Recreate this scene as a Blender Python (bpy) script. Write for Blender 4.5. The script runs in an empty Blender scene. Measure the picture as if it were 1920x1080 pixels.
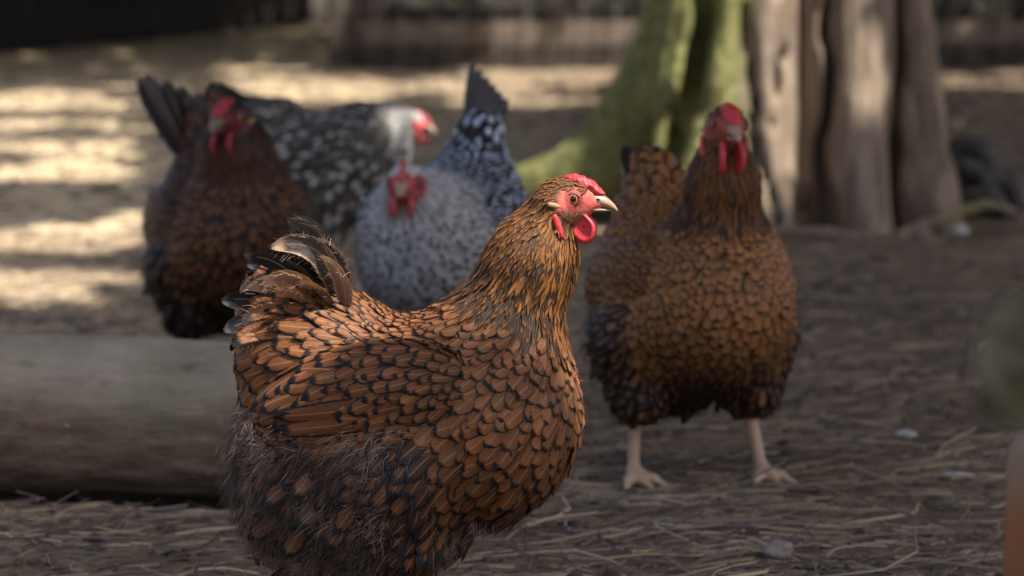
import bpy, bmesh, math, random
import numpy as np
from mathutils import Vector, Matrix

rng = np.random.default_rng(7)
random.seed(7)
SC = bpy.context.scene
COL = SC.collection
D2R = math.radians

# ------------------------------------------------------------------ camera, world, sun, exposure
FPX = 7050.0                                  # focal length in pixels of a 1920 wide frame
CAM_H = 0.60
PITCH = math.atan(700.0 / FPX)
cam = bpy.data.cameras.new('camera')
cam_o = bpy.data.objects.new('camera', cam)
COL.objects.link(cam_o)
cam_o.location = (0, 0, CAM_H)
cam_o.rotation_euler = (math.pi / 2 - PITCH, 0, 0)
cam.sensor_width = 36
cam.lens = 36 * FPX / 1920
cam.clip_end = 2000
cam.dof.use_dof = True
cam.dof.focus_distance = 2.97
cam.dof.aperture_fstop = 8.6
SC.camera = cam_o

SUN = np.array([0.42, -0.30, 0.86]); SUN /= np.linalg.norm(SUN)
SUN_EL = math.asin(SUN[2])
world = bpy.data.worlds.new('World')
SC.world = world
world.use_nodes = True
wn = world.node_tree.nodes
sky = wn.new('ShaderNodeTexSky')
sky.sky_type = 'NISHITA'
sky.sun_disc = False
sky.air_density = 0.7
sky.dust_density = 5.0
sky.ozone_density = 0.6
sky.sun_elevation = SUN_EL
sky.sun_rotation = math.atan2(SUN[0], SUN[1])
wn['Background'].inputs['Strength'].default_value = 0.115
world.node_tree.links.new(sky.outputs[0], wn['Background'].inputs['Color'])
sl = bpy.data.lights.new('sun', 'SUN')
sl.energy = 5.0
sl.angle = D2R(0.53)
sl.color = (1.0, 0.93, 0.82)
sun_o = bpy.data.objects.new('sun', sl)
COL.objects.link(sun_o)
sun_o.location = tuple(SUN * 30)
sun_o.rotation_euler = Vector(SUN).to_track_quat('Z', 'Y').to_euler()
SC.view_settings.view_transform = 'Standard'
SC.view_settings.look = 'None'
SC.view_settings.exposure = 0.98
SC.view_settings.gamma = 1.0
SC.view_settings.use_curve_mapping = False
SC.render.engine = 'CYCLES'
SC.cycles.use_denoising = True
SC.cycles.max_bounces = 8
SC.cycles.transparent_max_bounces = 16

CP, SP = math.cos(PITCH), math.sin(PITCH)
def ray(px, py):
    a, b = (px - 960) / FPX, (540 - py) / FPX
    return np.array([a, CP + b * SP, -SP + b * CP])
def at(px, py, Y):                             # point of the place at distance Y seen at that pixel
    d = ray(px, py); return np.array([0, 0, CAM_H]) + d * (Y / d[1])
def G(px, py):                                 # ground point
    d = ray(px, py); return np.array([0, 0, CAM_H]) + d * (-CAM_H / d[2])
def pix(P):
    P = np.asarray(P, float) - np.array([0, 0, CAM_H])
    dz = P[..., 1] * CP - P[..., 2] * SP
    return 960 + FPX * P[..., 0] / dz, 540 - FPX * (P[..., 1] * SP + P[..., 2] * CP) / dz

# ------------------------------------------------------------------ numpy helpers
def hash3(i, j, k):
    n = (i * 374761393 + j * 668265263 + k * 2147483647 + 12345) & 0xffffffff
    n = ((n ^ (n >> 13)) * 1274126177) & 0xffffffff
    n = n ^ (n >> 16)
    return (n & 0xffff) / 65535.0
def vnoise(P, s=1.0):
    Q = np.asarray(P, float) * s
    I = np.floor(Q).astype(np.int64); F = Q - I
    F = F * F * (3 - 2 * F)
    r = 0
    for a in (0, 1):
        for b in (0, 1):
            for c in (0, 1):
                w = (F[..., 0] if a else 1 - F[..., 0]) * (F[..., 1] if b else 1 - F[..., 1]) * (F[..., 2] if c else 1 - F[..., 2])
                r = r + w * hash3(I[..., 0] + a, I[..., 1] + b, I[..., 2] + c)
    return r * 2 - 1
def fbm(P, s=1.0, o=3):
    r = 0; a = 1.0
    for i in range(o):
        r = r + a * vnoise(np.asarray(P) + i * 7.31, s * 2 ** i); a *= 0.5
    return r
def unit(v):
    return v / np.maximum(np.linalg.norm(v, axis=-1, keepdims=True), 1e-9)
def smin(a, b, k):
    h = np.clip(0.5 + 0.5 * (b - a) / k, 0, 1)
    return b * (1 - h) + a * h - k * h * (1 - h)
def ell(P, c, r, rot=None):
    q = P - np.asarray(c)
    if rot is not None: q = q @ rot
    r = np.asarray(r, float)
    k0 = np.sqrt(((q / r) ** 2).sum(-1)); k1 = np.sqrt(((q / r ** 2) ** 2).sum(-1))
    return k0 * (k0 - 1) / np.maximum(k1, 1e-6)
def rcone(P, a, b, ra, rb):
    a = np.asarray(a, float); b = np.asarray(b, float)
    ba = b - a; t = np.clip(((P - a) @ ba) / (ba @ ba), 0, 1)
    return np.linalg.norm(P - a - t[..., None] * ba, axis=-1) - (ra + (rb - ra) * t)
def roty(deg):
    a = D2R(deg); c, s = math.cos(a), math.sin(a)
    return np.array([[c, 0, s], [0, 1, 0], [-s, 0, c]])
def rotz(deg):
    a = D2R(deg); c, s = math.cos(a), math.sin(a)
    return np.array([[c, -s, 0], [s, c, 0], [0, 0, 1]])

def surface_nets(f, lo, hi, vox):
    lo = np.asarray(lo, float); hi = np.asarray(hi, float)
    n = np.ceil((hi - lo) / vox).astype(int) + 1
    ax = [lo[i] + vox * np.arange(n[i]) for i in range(3)]
    V = np.empty(n, np.float64)
    for i0 in range(0, n[0], 16):
        X, Y, Z = np.meshgrid(ax[0][i0:i0 + 16], ax[1], ax[2], indexing='ij')
        V[i0:i0 + 16] = f(np.stack([X, Y, Z], -1).reshape(-1, 3)).reshape(X.shape)
    ins = V < 0
    acc = np.zeros((n[0] - 1, n[1] - 1, n[2] - 1, 3)); cnt = np.zeros((n[0] - 1, n[1] - 1, n[2] - 1))
    c = n - 1
    quads = []
    for axis in range(3):
        sl0 = [slice(None)] * 3; sl1 = [slice(None)] * 3
        sl0[axis] = slice(0, -1); sl1[axis] = slice(1, None)
        a, b = V[tuple(sl0)], V[tuple(sl1)]
        cr = (a < 0) != (b < 0)
        idx = np.argwhere(cr)
        t = a[cr] / (a[cr] - b[cr])
        pos = lo + idx * vox
        pos[:, axis] += t * vox
        o1, o2 = [(1, 2), (2, 0), (0, 1)][axis]
        cells = []
        for d1, d2 in ((1, 1), (0, 1), (0, 0), (1, 0)):
            ci = idx.copy(); ci[:, o1] -= d1; ci[:, o2] -= d2
            ok = (ci >= 0).all(1) & (ci < c).all(1)
            np.add.at(acc, tuple(ci[ok].T), pos[ok]); np.add.at(cnt, tuple(ci[ok].T), 1)
            cells.append((ci, ok))
        okk = cells[0][1] & cells[1][1] & cells[2][1] & cells[3][1]
        q = np.stack([np.ravel_multi_index(tuple(np.clip(ci, 0, c - 1).T), tuple(c)) for ci, _ in cells], 1)
        fl = a[cr] < 0
        q[~fl] = q[~fl][:, ::-1]
        quads.append(q[okk])
    quads = np.concatenate(quads)
    act = np.flatnonzero(cnt.ravel() > 0)
    remap = np.full(cnt.size, -1); remap[act] = np.arange(len(act))
    verts = (acc.reshape(-1, 3)[act]) / cnt.ravel()[act][:, None]
    return verts, remap[quads]

def make_mesh(name, verts, faces, mats=(), uv=None, attrs=None, smooth=True, mat_idx=None):
    """faces: (n,k) int array, or a list of such arrays"""
    me = bpy.data.meshes.new(name)
    if not isinstance(faces, (list, tuple)): faces = [faces]
    faces = [np.asarray(f, np.int32) for f in faces if len(f)]
    verts = np.asarray(verts, np.float32)
    me.vertices.add(len(verts)); me.vertices.foreach_set('co', verts.ravel())
    li = np.concatenate([f.ravel() for f in faces])
    tot = np.concatenate([np.full(len(f), f.shape[1], np.int32) for f in faces])
    st = np.concatenate([[0], np.cumsum(tot)[:-1]]).astype(np.int32)
    me.loops.add(len(li)); me.loops.foreach_set('vertex_index', li)
    me.polygons.add(len(tot)); me.polygons.foreach_set('loop_start', st)
    me.update(calc_edges=True)
    if smooth: me.polygons.foreach_set('use_smooth', np.ones(len(tot), bool))
    if mat_idx is not None: me.polygons.foreach_set('material_index', np.asarray(mat_idx, np.int32))
    if uv is not None:
        l = me.uv_layers.new(name='UVMap'); l.data.foreach_set('uv', np.asarray(uv, np.float32)[li].ravel())
    for k, v in (attrs or {}).items():
        a = me.attributes.new(k, 'FLOAT_COLOR', 'POINT'); a.data.foreach_set('color', np.asarray(v, np.float32).ravel())
    for m in mats: me.materials.append(m)
    me.validate()
    return me
def link(name, me, parent=None, kind=None, label=None, cat=None, group=None, loc=None):
    o = bpy.data.objects.new(name, me); COL.objects.link(o)
    if parent is not None: o.parent = parent
    if kind: o['kind'] = kind
    if label: o['label'] = label
    if cat: o['category'] = cat
    if group: o['group'] = group
    if loc is not None: o.location = tuple(loc)
    return o
def thing(name, label, cat, loc=(0, 0, 0), rz=0, group=None):
    o = link(name, None, label=label, cat=cat, group=group, loc=loc)
    o.rotation_euler = (0, 0, rz); return o
def loft(rings, closed=True, caps=True):
    """rings: (m,k,3) -> verts, quads(+cap fans as quads list)"""
    R = np.asarray(rings, float); m, k = R.shape[:2]
    v = R.reshape(-1, 3); q = []
    for i in range(m - 1):
        for j in range(k if closed else k - 1):
            j2 = (j + 1) % k
            q.append((i * k + j, i * k + j2, (i + 1) * k + j2, (i + 1) * k + j))
    tri = []
    if caps:
        v = np.vstack([v, R[0].mean(0), R[-1].mean(0)])
        for j in range(k):
            j2 = (j + 1) % k
            tri.append((m * k, j2, j)); tri.append((m * k + 1, (m - 1) * k + j, (m - 1) * k + j2))
    return v, [np.array(q), np.array(tri).reshape(-1, 3)]
def tube(pts, rad, k=8):
    pts = np.asarray(pts, float); m = len(pts); rad = np.broadcast_to(rad, (m,))
    T = unit(np.gradient(pts, axis=0)); up = np.array([0.13, 0.31, 0.94])
    rings = []
    for p, t, r in zip(pts, T, rad):
        s = np.cross(t, up); s = s / np.linalg.norm(s) if np.linalg.norm(s) > 1e-4 else np.array([1, 0, 0.])
        w = np.cross(s, t)
        a = np.linspace(0, 2 * math.pi, k, endpoint=False)
        rings.append(p + r * (np.cos(a)[:, None] * s + np.sin(a)[:, None] * w))
    return loft(rings)
def box(sx, sy, sz, bev=0.0):
    bm = bmesh.new(); bmesh.ops.create_cube(bm, size=1)
    bmesh.ops.scale(bm, vec=(sx, sy, sz), verts=bm.verts)
    if bev: bmesh.ops.bevel(bm, geom=bm.edges[:] , offset=bev, segments=1, affect='EDGES')
    me = bpy.data.meshes.new('box'); bm.to_mesh(me); bm.free(); return me

# ------------------------------------------------------------------ materials
def new_mat(name):
    m = bpy.data.materials.new(name); m.use_nodes = True
    nt = m.node_tree; return m, nt, nt.nodes, nt.links, nt.nodes['Principled BSDF']
def N(nt, t, **kw):
    n = nt.nodes.new(t)
    for k, v in kw.items():
        if k in n.inputs.keys(): n.inputs[k].default_value = v
        else: setattr(n, k, v)
    return n
def math_n(nt, op, a, b=None, c=None):
    n = nt.nodes.new('ShaderNodeMath'); n.operation = op
    for i, x in enumerate((a, b, c)):
        if x is None: continue
        if isinstance(x, (int, float)): n.inputs[i].default_value = x
        else: nt.links.new(x, n.inputs[i])
    return n.outputs[0]
def mixc(nt, fac, a, b, blend='MIX'):
    n = nt.nodes.new('ShaderNodeMix'); n.data_type = 'RGBA'; n.blend_type = blend
    for i, x in ((0, fac), (6, a), (7, b)):
        if isinstance(x, (int, float)): n.inputs[i].default_value = x
        elif isinstance(x, tuple): n.inputs[i].default_value = (*x, 1)[:4]
        else: nt.links.new(x, n.inputs[i])
    return n.outputs[2]
def ramp(nt, fac, stops):
    n = nt.nodes.new('ShaderNodeValToRGB'); nt.links.new(fac, n.inputs[0])
    e = n.color_ramp.elements
    while len(e) < len(stops): e.new(0.5)
    for el, (p, c) in zip(e, stops): el.position = p; el.color = (*c, 1)
    return n.outputs[0]
def bump(nt, h, strength, dist, bsdf):
    b = nt.nodes.new('ShaderNodeBump'); b.inputs['Strength'].default_value = strength; b.inputs['Distance'].default_value = dist
    nt.links.new(h, b.inputs['Height']); nt.links.new(b.outputs[0], bsdf.inputs['Normal'])
def noise(nt, co, scale, detail=4, rough=0.6, vec_scale=None):
    n = nt.nodes.new('ShaderNodeTexNoise')
    n.inputs['Scale'].default_value = scale; n.inputs['Detail'].default_value = detail; n.inputs['Roughness'].default_value = rough
    if vec_scale:
        mp = nt.nodes.new('ShaderNodeMapping'); mp.inputs['Scale'].default_value = vec_scale
        nt.links.new(co, mp.inputs[0]); co = mp.outputs[0]
    nt.links.new(co, n.inputs['Vector']); return n.outputs['Fac']

def feather_material():
    m, nt, nd, lk, bs = new_mat('feather')
    uvn = nd.new('ShaderNodeUVMap'); sep = nd.new('ShaderNodeSeparateXYZ'); lk.new(uvn.outputs[0], sep.inputs[0])
    u = math_n(nt, 'ABSOLUTE', math_n(nt, 'MULTIPLY_ADD', sep.outputs[0], 2.0, -1.0)); v = sep.outputs[1]
    fc = nd.new('ShaderNodeAttribute'); fc.attribute_name = 'fc'
    fe = nd.new('ShaderNodeAttribute'); fe.attribute_name = 'fe'
    # small uneven wobble of the lacing, along the barbs
    cmb = nd.new('ShaderNodeCombineXYZ')
    lk.new(math_n(nt, 'MULTIPLY', u, 2.0), cmb.inputs[0])
    lk.new(math_n(nt, 'ADD', math_n(nt, 'MULTIPLY', v, 34.0), math_n(nt, 'MULTIPLY', u, -9.0)), cmb.inputs[1])
    lk.new(math_n(nt, 'MULTIPLY', fc.outputs['Fac'], 60.0), cmb.inputs[2])
    barb = noise(nt, cmb.outputs[0], 1.0, 3, 0.6)
    wob = math_n(nt, 'MULTIPLY', math_n(nt, 'SUBTRACT', barb, 0.5), 0.34)
    dl = math_n(nt, 'SMOOTH_MAX', math_n(nt, 'MULTIPLY', u, 0.90), math_n(nt, 'MULTIPLY_ADD', v, 2.3, -1.28), 0.25)
    dl = math_n(nt, 'ADD', dl, wob)
    dv = math_n(nt, 'MULTIPLY', math_n(nt, 'SUBTRACT', v, 0.84), 2.8)
    ds = math_n(nt, 'SQRT', math_n(nt, 'ADD', math_n(nt, 'MULTIPLY', dv, dv), math_n(nt, 'MULTIPLY', u, u)))
    ds = math_n(nt, 'ADD', ds, wob)
    d = nd.new('ShaderNodeMix'); lk.new(fe.outputs['Alpha'], d.inputs[0]); lk.new(dl, d.inputs[2]); lk.new(ds, d.inputs[3])
    t = math_n(nt, 'SUBTRACT', d.outputs[0], fc.outputs['Alpha'])
    ss = nd.new('ShaderNodeMapRange'); ss.interpolation_type = 'SMOOTHSTEP'
    ss.inputs['From Min'].default_value = -0.08; ss.inputs['From Max'].default_value = 0.08
    lk.new(t, ss.inputs['Value'])
    c = mixc(nt, ss.outputs[0], fc.outputs['Color'], fe.outputs['Color'])
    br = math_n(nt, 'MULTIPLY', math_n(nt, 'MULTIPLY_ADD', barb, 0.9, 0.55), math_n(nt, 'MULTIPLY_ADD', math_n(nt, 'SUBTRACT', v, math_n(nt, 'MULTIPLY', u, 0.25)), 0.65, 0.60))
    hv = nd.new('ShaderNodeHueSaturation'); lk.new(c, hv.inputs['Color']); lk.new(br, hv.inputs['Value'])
    shaft = math_n(nt, 'MULTIPLY', math_n(nt, 'LESS_THAN', u, 0.07), math_n(nt, 'LESS_THAN', v, 0.86))
    c2 = mixc(nt, math_n(nt, 'MULTIPLY', shaft, 0.25), hv.outputs[0], (0.55, 0.38, 0.24))
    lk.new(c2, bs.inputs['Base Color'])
    bs.inputs['Roughness'].default_value = 0.45
    bs.inputs['Specular IOR Level'].default_value = 0.27
    bump(nt, barb, 0.5, 0.0008, bs)
    # frayed barbs: the rim of the vane breaks up into fine threads
    edge = nd.new('ShaderNodeMapRange'); edge.inputs['From Min'].default_value = 0.84; edge.inputs['From Max'].default_value = 1.0
    lk.new(math_n(nt, 'MAXIMUM', u, math_n(nt, 'MULTIPLY_ADD', v, 1.9, -0.9)), edge.inputs['Value'])
    cm2 = nd.new('ShaderNodeCombineXYZ')
    lk.new(math_n(nt, 'MULTIPLY', sep.outputs[0], 9.0), cm2.inputs[0])
    lk.new(math_n(nt, 'ADD', math_n(nt, 'MULTIPLY', v, 46.0), math_n(nt, 'MULTIPLY', u, -12.0)), cm2.inputs[1])
    lk.new(math_n(nt, 'MULTIPLY', fc.outputs['Fac'], 90.0), cm2.inputs[2])
    thr_ = noise(nt, cm2.outputs[0], 1.0, 2, 0.5)
    hole = math_n(nt, 'GREATER_THAN', math_n(nt, 'MULTIPLY', edge.outputs[0], 0.68), thr_)
    tr = nd.new('ShaderNodeBsdfTranslucent'); lk.new(c2, tr.inputs[0])
    mx = nd.new('ShaderNodeMixShader'); mx.inputs[0].default_value = 0.18
    lk.new(bs.outputs[0], mx.inputs[1]); lk.new(tr.outputs[0], mx.inputs[2])
    tp = nd.new('ShaderNodeBsdfTransparent'); m2 = nd.new('ShaderNodeMixShader'); lk.new(hole, m2.inputs[0])
    lk.new(mx.outputs[0], m2.inputs[1]); lk.new(tp.outputs[0], m2.inputs[2])
    lk.new(m2.outputs[0], nd['Material Output'].inputs[0])
    return m
def attr_material(name, rough=0.6, spec=0.3, bscale=None, bdist=0.001, sss=0.0, transl=0.0, var=0.0, vscale=200):
    m, nt, nd, lk, bs = new_mat(name)
    a = nd.new('ShaderNodeAttribute'); a.attribute_name = 'fc'
    co = nd.new('ShaderNodeTexCoord')
    c = a.outputs['Color']
    if var:
        f = noise(nt, co.outputs['Object'], vscale, 4)
        hv = nd.new('ShaderNodeHueSaturation'); lk.new(c, hv.inputs['Color'])
        lk.new(math_n(nt, 'MULTIPLY_ADD', f, 2 * var, 1 - var), hv.inputs['Value']); c = hv.outputs[0]
    lk.new(c, bs.inputs['Base Color'])
    bs.inputs['Roughness'].default_value = rough; bs.inputs['Specular IOR Level'].default_value = spec
    if sss: bs.inputs['Subsurface Weight'].default_value = sss; bs.inputs['Subsurface Radius'].default_value = (0.004, 0.0015, 0.001); bs.inputs['Subsurface Scale'].default_value = 1.0
    if bscale: bump(nt, noise(nt, co.outputs['Object'], bscale, 3), 0.6, bdist, bs)
    if transl:
        tr = nd.new('ShaderNodeBsdfTranslucent'); lk.new(c, tr.inputs[0])
        mx = nd.new('ShaderNodeMixShader'); mx.inputs[0].default_value = transl
        lk.new(bs.outputs[0], mx.inputs[1]); lk.new(tr.outputs[0], mx.inputs[2]); lk.new(mx.outputs[0], nd['Material Output'].inputs[0])
    return m
def flat_material(name, col, rough=0.5, spec=0.4, var=0.25, vscale=120, bscale=None, bdist=0.0006, sss=0.0, coat=0.0):
    m, nt, nd, lk, bs = new_mat(name)
    co = nd.new('ShaderNodeTexCoord')
    f = noise(nt, co.outputs['Object'], vscale, 4)
    d = tuple(x * (1 - var) for x in col); l = tuple(min(1, x * (1 + var)) for x in col)
    lk.new(ramp(nt, f, [(0.3, d), (0.7, l)]), bs.inputs['Base Color'])
    bs.inputs['Roughness'].default_value = rough; bs.inputs['Specular IOR Level'].default_value = spec
    bs.inputs['Coat Weight'].default_value = coat
    if sss: bs.inputs['Subsurface Weight'].default_value = sss; bs.inputs['Subsurface Radius'].default_value = (0.004, 0.001, 0.0008); bs.inputs['Subsurface Scale'].default_value = 1.0
    if bscale: bump(nt, noise(nt, co.outputs['Object'], bscale, 3), 0.7, bdist, bs)
    return m
M_FEATHER = feather_material()
M_DOWN = attr_material('down', rough=0.7, spec=0.2, transl=0.25)
M_BODY = attr_material('skin_and_down', rough=0.55, spec=0.3, bscale=420, bdist=0.0012, sss=0.05, var=0.35, vscale=260)
M_COMB = flat_material('red_comb', (0.56, 0.045, 0.055), 0.42, 0.45, 0.25, 350, 500, 0.0009, sss=0.12)
M_BEAK = flat_material('horn_beak', (0.36, 0.245, 0.165), 0.32, 0.5, 0.25, 160, 300, 0.0003)
M_EYE = flat_material('amber_eye', (0.50, 0.20, 0.03), 0.15, 0.5, 0.3, 500, coat=0.5)
M_PUPIL = flat_material('black_pupil', (0.006, 0.005, 0.005), 0.08, 0.5, 0.1, 10, coat=0.6)
M_LID = flat_material('eyelid_skin', (0.20, 0.065, 0.06), 0.5, 0.3, 0.2, 500)
M_LOBE = flat_material('pale_ear_tuft', (0.42, 0.26, 0.12), 0.6, 0.3, 0.2, 300)

def leaf_cloud(P, size, nrm_bias=0.6):
    n = len(P); z = unit(rng.normal(0, 1, (n, 3)) + np.array([0, 0, nrm_bias])); a = unit(np.cross(z, rng.normal(0, 1, (n, 3)))); b = np.cross(z, a)
    s = size * rng.uniform(0.6, 1.4, n); w = s * rng.uniform(0.38, 0.6, n)
    S = s[:, None]; Wd = w[:, None]
    V = np.stack([P - a * S * 0.5, P - a * S * 0.1 + b * Wd * 0.5 + z * S * 0.06, P + a * S * 0.5 - z * S * 0.08, P - a * S * 0.1 - b * Wd * 0.5 + z * S * 0.06], 1)
    q = np.arange(n * 4).reshape(n, 4); return V.reshape(-1, 3), q
def leaf_mesh(name, P, size, col, mat, bias=0.6):
    V, q = leaf_cloud(P, size, bias); n = len(P)
    c = np.repeat(np.concatenate([tone(n, col, 0.3), np.ones((n, 1))], 1), 4, 0)
    return make_mesh(name, V, q, [mat], None, {'fc': c}, smooth=False)
# ------------------------------------------------------------------ hens
BLK = (0.011, 0.010, 0.011)
class Hen:
    def __init__(s, eye, head_yaw, head_pitch, A, B, C, tail, hs=1.0, tail_r=(0.05, 0.03), stride=0.0, rA=0.052, rB=0.034, rC=0.0195, stance=0.05, droop=0.0, fat=1.0):
        s.eye = np.array(eye); s.hs = hs
        s.R = rotz(head_yaw) @ roty(head_pitch)       # head axes as columns, in hen space
        s.A, s.B, s.C = np.array(A), np.array(B), np.array(C)
        s.rA, s.rB, s.rC = rA, rB, rC
        s.tail0, s.tail1 = np.array([-0.082, 0, 0.25]), np.array(tail); s.tr = tail_r
        s.stance = stance; s.stride = stride; s.wing_rot = roty(-14); s.fat = fat
    def hl(s, P): return (P - s.eye) @ s.R / s.hs     # to head space
    def hw(s, q): return s.eye + (np.asarray(q) * s.hs) @ s.R.T
    def d_torso(s, P):
        f = s.fat
        d = ell(P, (-0.010, 0, 0.188), (0.122, 0.088 * f, 0.088), roty(-6))
        d = smin(d, ell(P, (0.058, 0, 0.205), (0.074, 0.078 * f, 0.086)), 0.03)
        d = smin(d, ell(P, (-0.072, 0, 0.146), (0.070, 0.083 * f, 0.078)), 0.03)
        d = smin(d, ell(P, (-0.082, 0, 0.240), (0.064, 0.062 * f, 0.054)), 0.03)
        Q = np.stack([P[..., 0], np.abs(P[..., 1]), P[..., 2]], -1)
        d = smin(d, rcone(Q, (-0.005, s.stance * 1.05, 0.150), (0.0, s.stance * 1.05, 0.100), 0.050, 0.030), 0.03)
        return d
    def d_tail(s, P): return rcone(P, s.tail0, s.tail1, *s.tr)
    def d_wing(s, P):
        Q = np.stack([P[..., 0], np.abs(P[..., 1]), P[..., 2]], -1)
        return ell(Q, (-0.026, 0.072 * s.fat, 0.219), (0.088, 0.026, 0.044), s.wing_rot)
    def d_neck(s, P):
        d = rcone(P, s.A, s.B, s.rA, s.rB)
        return smin(d, rcone(P, s.B, s.C, s.rB, s.rC), 0.02)
    def d_head(s, P):
        q = s.hl(P)
        d = ell(q, (-0.005, 0, 0.0005), (0.0205, 0.0150, 0.0150))
        d = smin(d, rcone(q, (0.004, 0, -0.003), (0.018, 0, -0.0035), 0.0115, 0.0062), 0.006)
        d = smin(d, rcone(q, (-0.010, 0, -0.008), (0.004, 0, -0.011), 0.0135, 0.007), 0.008)
        return d * s.hs
    def d_legs(s, P):
        d = None
        for sg in (-1, 1):
            fx = s.stride * sg; y = sg * s.stance
            hock = (-0.012 + fx * 0.5, y, 0.085); ank = (0.006 + fx, y * 1.08, 0.016)
            for a, b, ra, rb in [((0, y, 0.13), hock, 0.018, 0.0085), (hock, ank, 0.0078, 0.0062)] + \
                [(ank, (ank[0] + 0.024 * math.cos(t), ank[1] + 0.024 * math.sin(t), 0.010), 0.0062, 0.0052) for t in (-0.62, 0.0, 0.62)] + \
                [((ank[0] + 0.024 * math.cos(t), ank[1] + 0.024 * math.sin(t), 0.010), (ank[0] + l * math.cos(t), ank[1] + l * math.sin(t), 0.0035), 0.0052, 0.0028) for t, l in ((-0.62, 0.042), (0, 0.052), (0.62, 0.042))] + \
                [(ank, (ank[0] - 0.021, ank[1] - sg * 0.006, 0.0045), 0.005, 0.003)]:
                e = rcone(P, a, b, ra, rb)
                d = e if d is None else smin(d, e, 0.005)
        return d
    def plume(s, P):                                  # the feathered surface
        d = smin(s.d_torso(P), s.d_tail(P), 0.025)
        d = smin(d, s.d_neck(P), 0.028)
        d = smin(d, s.d_wing(P), 0.007)
        return smin(d, s.d_head(P), 0.012)
    def sdf(s, P): return smin(s.plume(P), s.d_legs(P), 0.012)
    def grad(s, P, e=0.0015):
        g = np.stack([s.plume(P + np.array(o)) - s.plume(P - np.array(o)) for o in ((e, 0, 0), (0, e, 0), (0, 0, e))], -1)
        return unit(g)
    def regions(s, P):
        dt, dk, dw, dta, dh = s.d_torso(P), s.d_neck(P), s.d_wing(P), s.d_tail(P), s.d_head(P)
        q = s.hl(P)
        reg = np.full(len(P), 'back', dtype='<U8')
        reg[(P[:, 0] > 0.035) & (P[:, 2] < 0.29)] = 'breast'
        reg[(P[:, 2] < 0.195) & (P[:, 0] <= 0.035)] = 'belly'
        reg[(P[:, 2] < 0.125)] = 'belly'
        reg[(dta < dt + 0.002) & (P[:, 0] < -0.07)] = 'tail'
        reg[(dw < 0.0045) & (dw < dt + 0.004)] = 'wing'
        reg[(dk < dt - 0.001) & (dk < dw)] = 'neck'
        hd = (dh < dk + 0.001) & (dh < 0.006)
        reg[hd] = 'crown'
        wob = 0.0016 * vnoise(P, 260)
        bare = (dh < 0.007) & (((q[:, 0] + 0.0005) / 0.0135) ** 2 + ((q[:, 2] + 0.0035) / 0.0120) ** 2 < 1 + wob * 160) | ((dh < 0.006) & (q[:, 0] > 0.0105 + wob))
        bare |= (dh < 0.004) & (q[:, 0] > -0.004 + wob) & (q[:, 2] < -0.006) & (q[:, 2] > -0.02)
        reg[bare] = 'face'
        return reg
    def flow(s, P, reg):
        F = np.tile(np.array([-1.0, 0, -0.28]), (len(P), 1))
        F[reg == 'belly'] = (-0.65, 0, -0.75)
        F[reg == 'breast'] = (-0.8, 0, -0.60)
        F[reg == 'wing'] = (-1, 0, -0.30)
        F[reg == 'back'] = (-1, 0, 0.03)
        k = (reg == 'back'); F[k, 2] -= np.clip((-P[k, 0] - 0.04) / 0.06, 0, 1) * np.clip((0.285 - P[k, 2]) / 0.05, 0, 1) * 0.55
        t = unit(s.tail1 - s.tail0)
        F[reg == 'tail'] = t * 0.8 + np.array([-0.3, 0, 0])
        x = reg == 'neck'
        w = np.clip((P[:, 2] - s.B[2]) / max(1e-4, s.C[2] - s.B[2]), 0, 1)[:, None]
        nd = unit(s.A - s.B) * (1 - w) + unit(s.B - s.C) * w
        F[x] = nd[x] + np.array([-0.1, 0, -0.15])
        F[reg == 'crown'] = (-s.R[:, 0] * 0.8 + unit(s.B - s.C) * 0.5)
        F[:, 1] += 0
        return F

def sample_surface(v, q, n):
    t = np.concatenate([q[:, [0, 1, 2]], q[:, [0, 2, 3]]])
    a, b, c = v[t[:, 0]], v[t[:, 1]], v[t[:, 2]]
    ar = np.linalg.norm(np.cross(b - a, c - a), axis=1)
    i = rng.choice(len(t), n, p=ar / ar.sum())
    r1, r2 = np.sqrt(rng.random(n))[:, None], rng.random(n)[:, None]
    return a[i] * (1 - r1) + b[i] * (r1 * (1 - r2)) + c[i] * (r1 * r2)
def poisson(P, r):
    cell = float(r.max()); grid = {}; keep = []
    K = np.floor(P / cell).astype(int)
    for i in range(len(P)):
        k = tuple(K[i]); p = P[i]; ok = True; ri = r[i] ** 2
        for dx in (-1, 0, 1):
            for dy in (-1, 0, 1):
                for dz in (-1, 0, 1):
                    for j in grid.get((k[0] + dx, k[1] + dy, k[2] + dz), ()):
                        d = p - P[j]
                        if d[0] * d[0] + d[1] * d[1] + d[2] * d[2] < ri: ok = False; break
                    if not ok: break
                if not ok: break
            if not ok: break
        if ok: keep.append(i); grid.setdefault(k, []).append(i)
    return np.array(keep)

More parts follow.
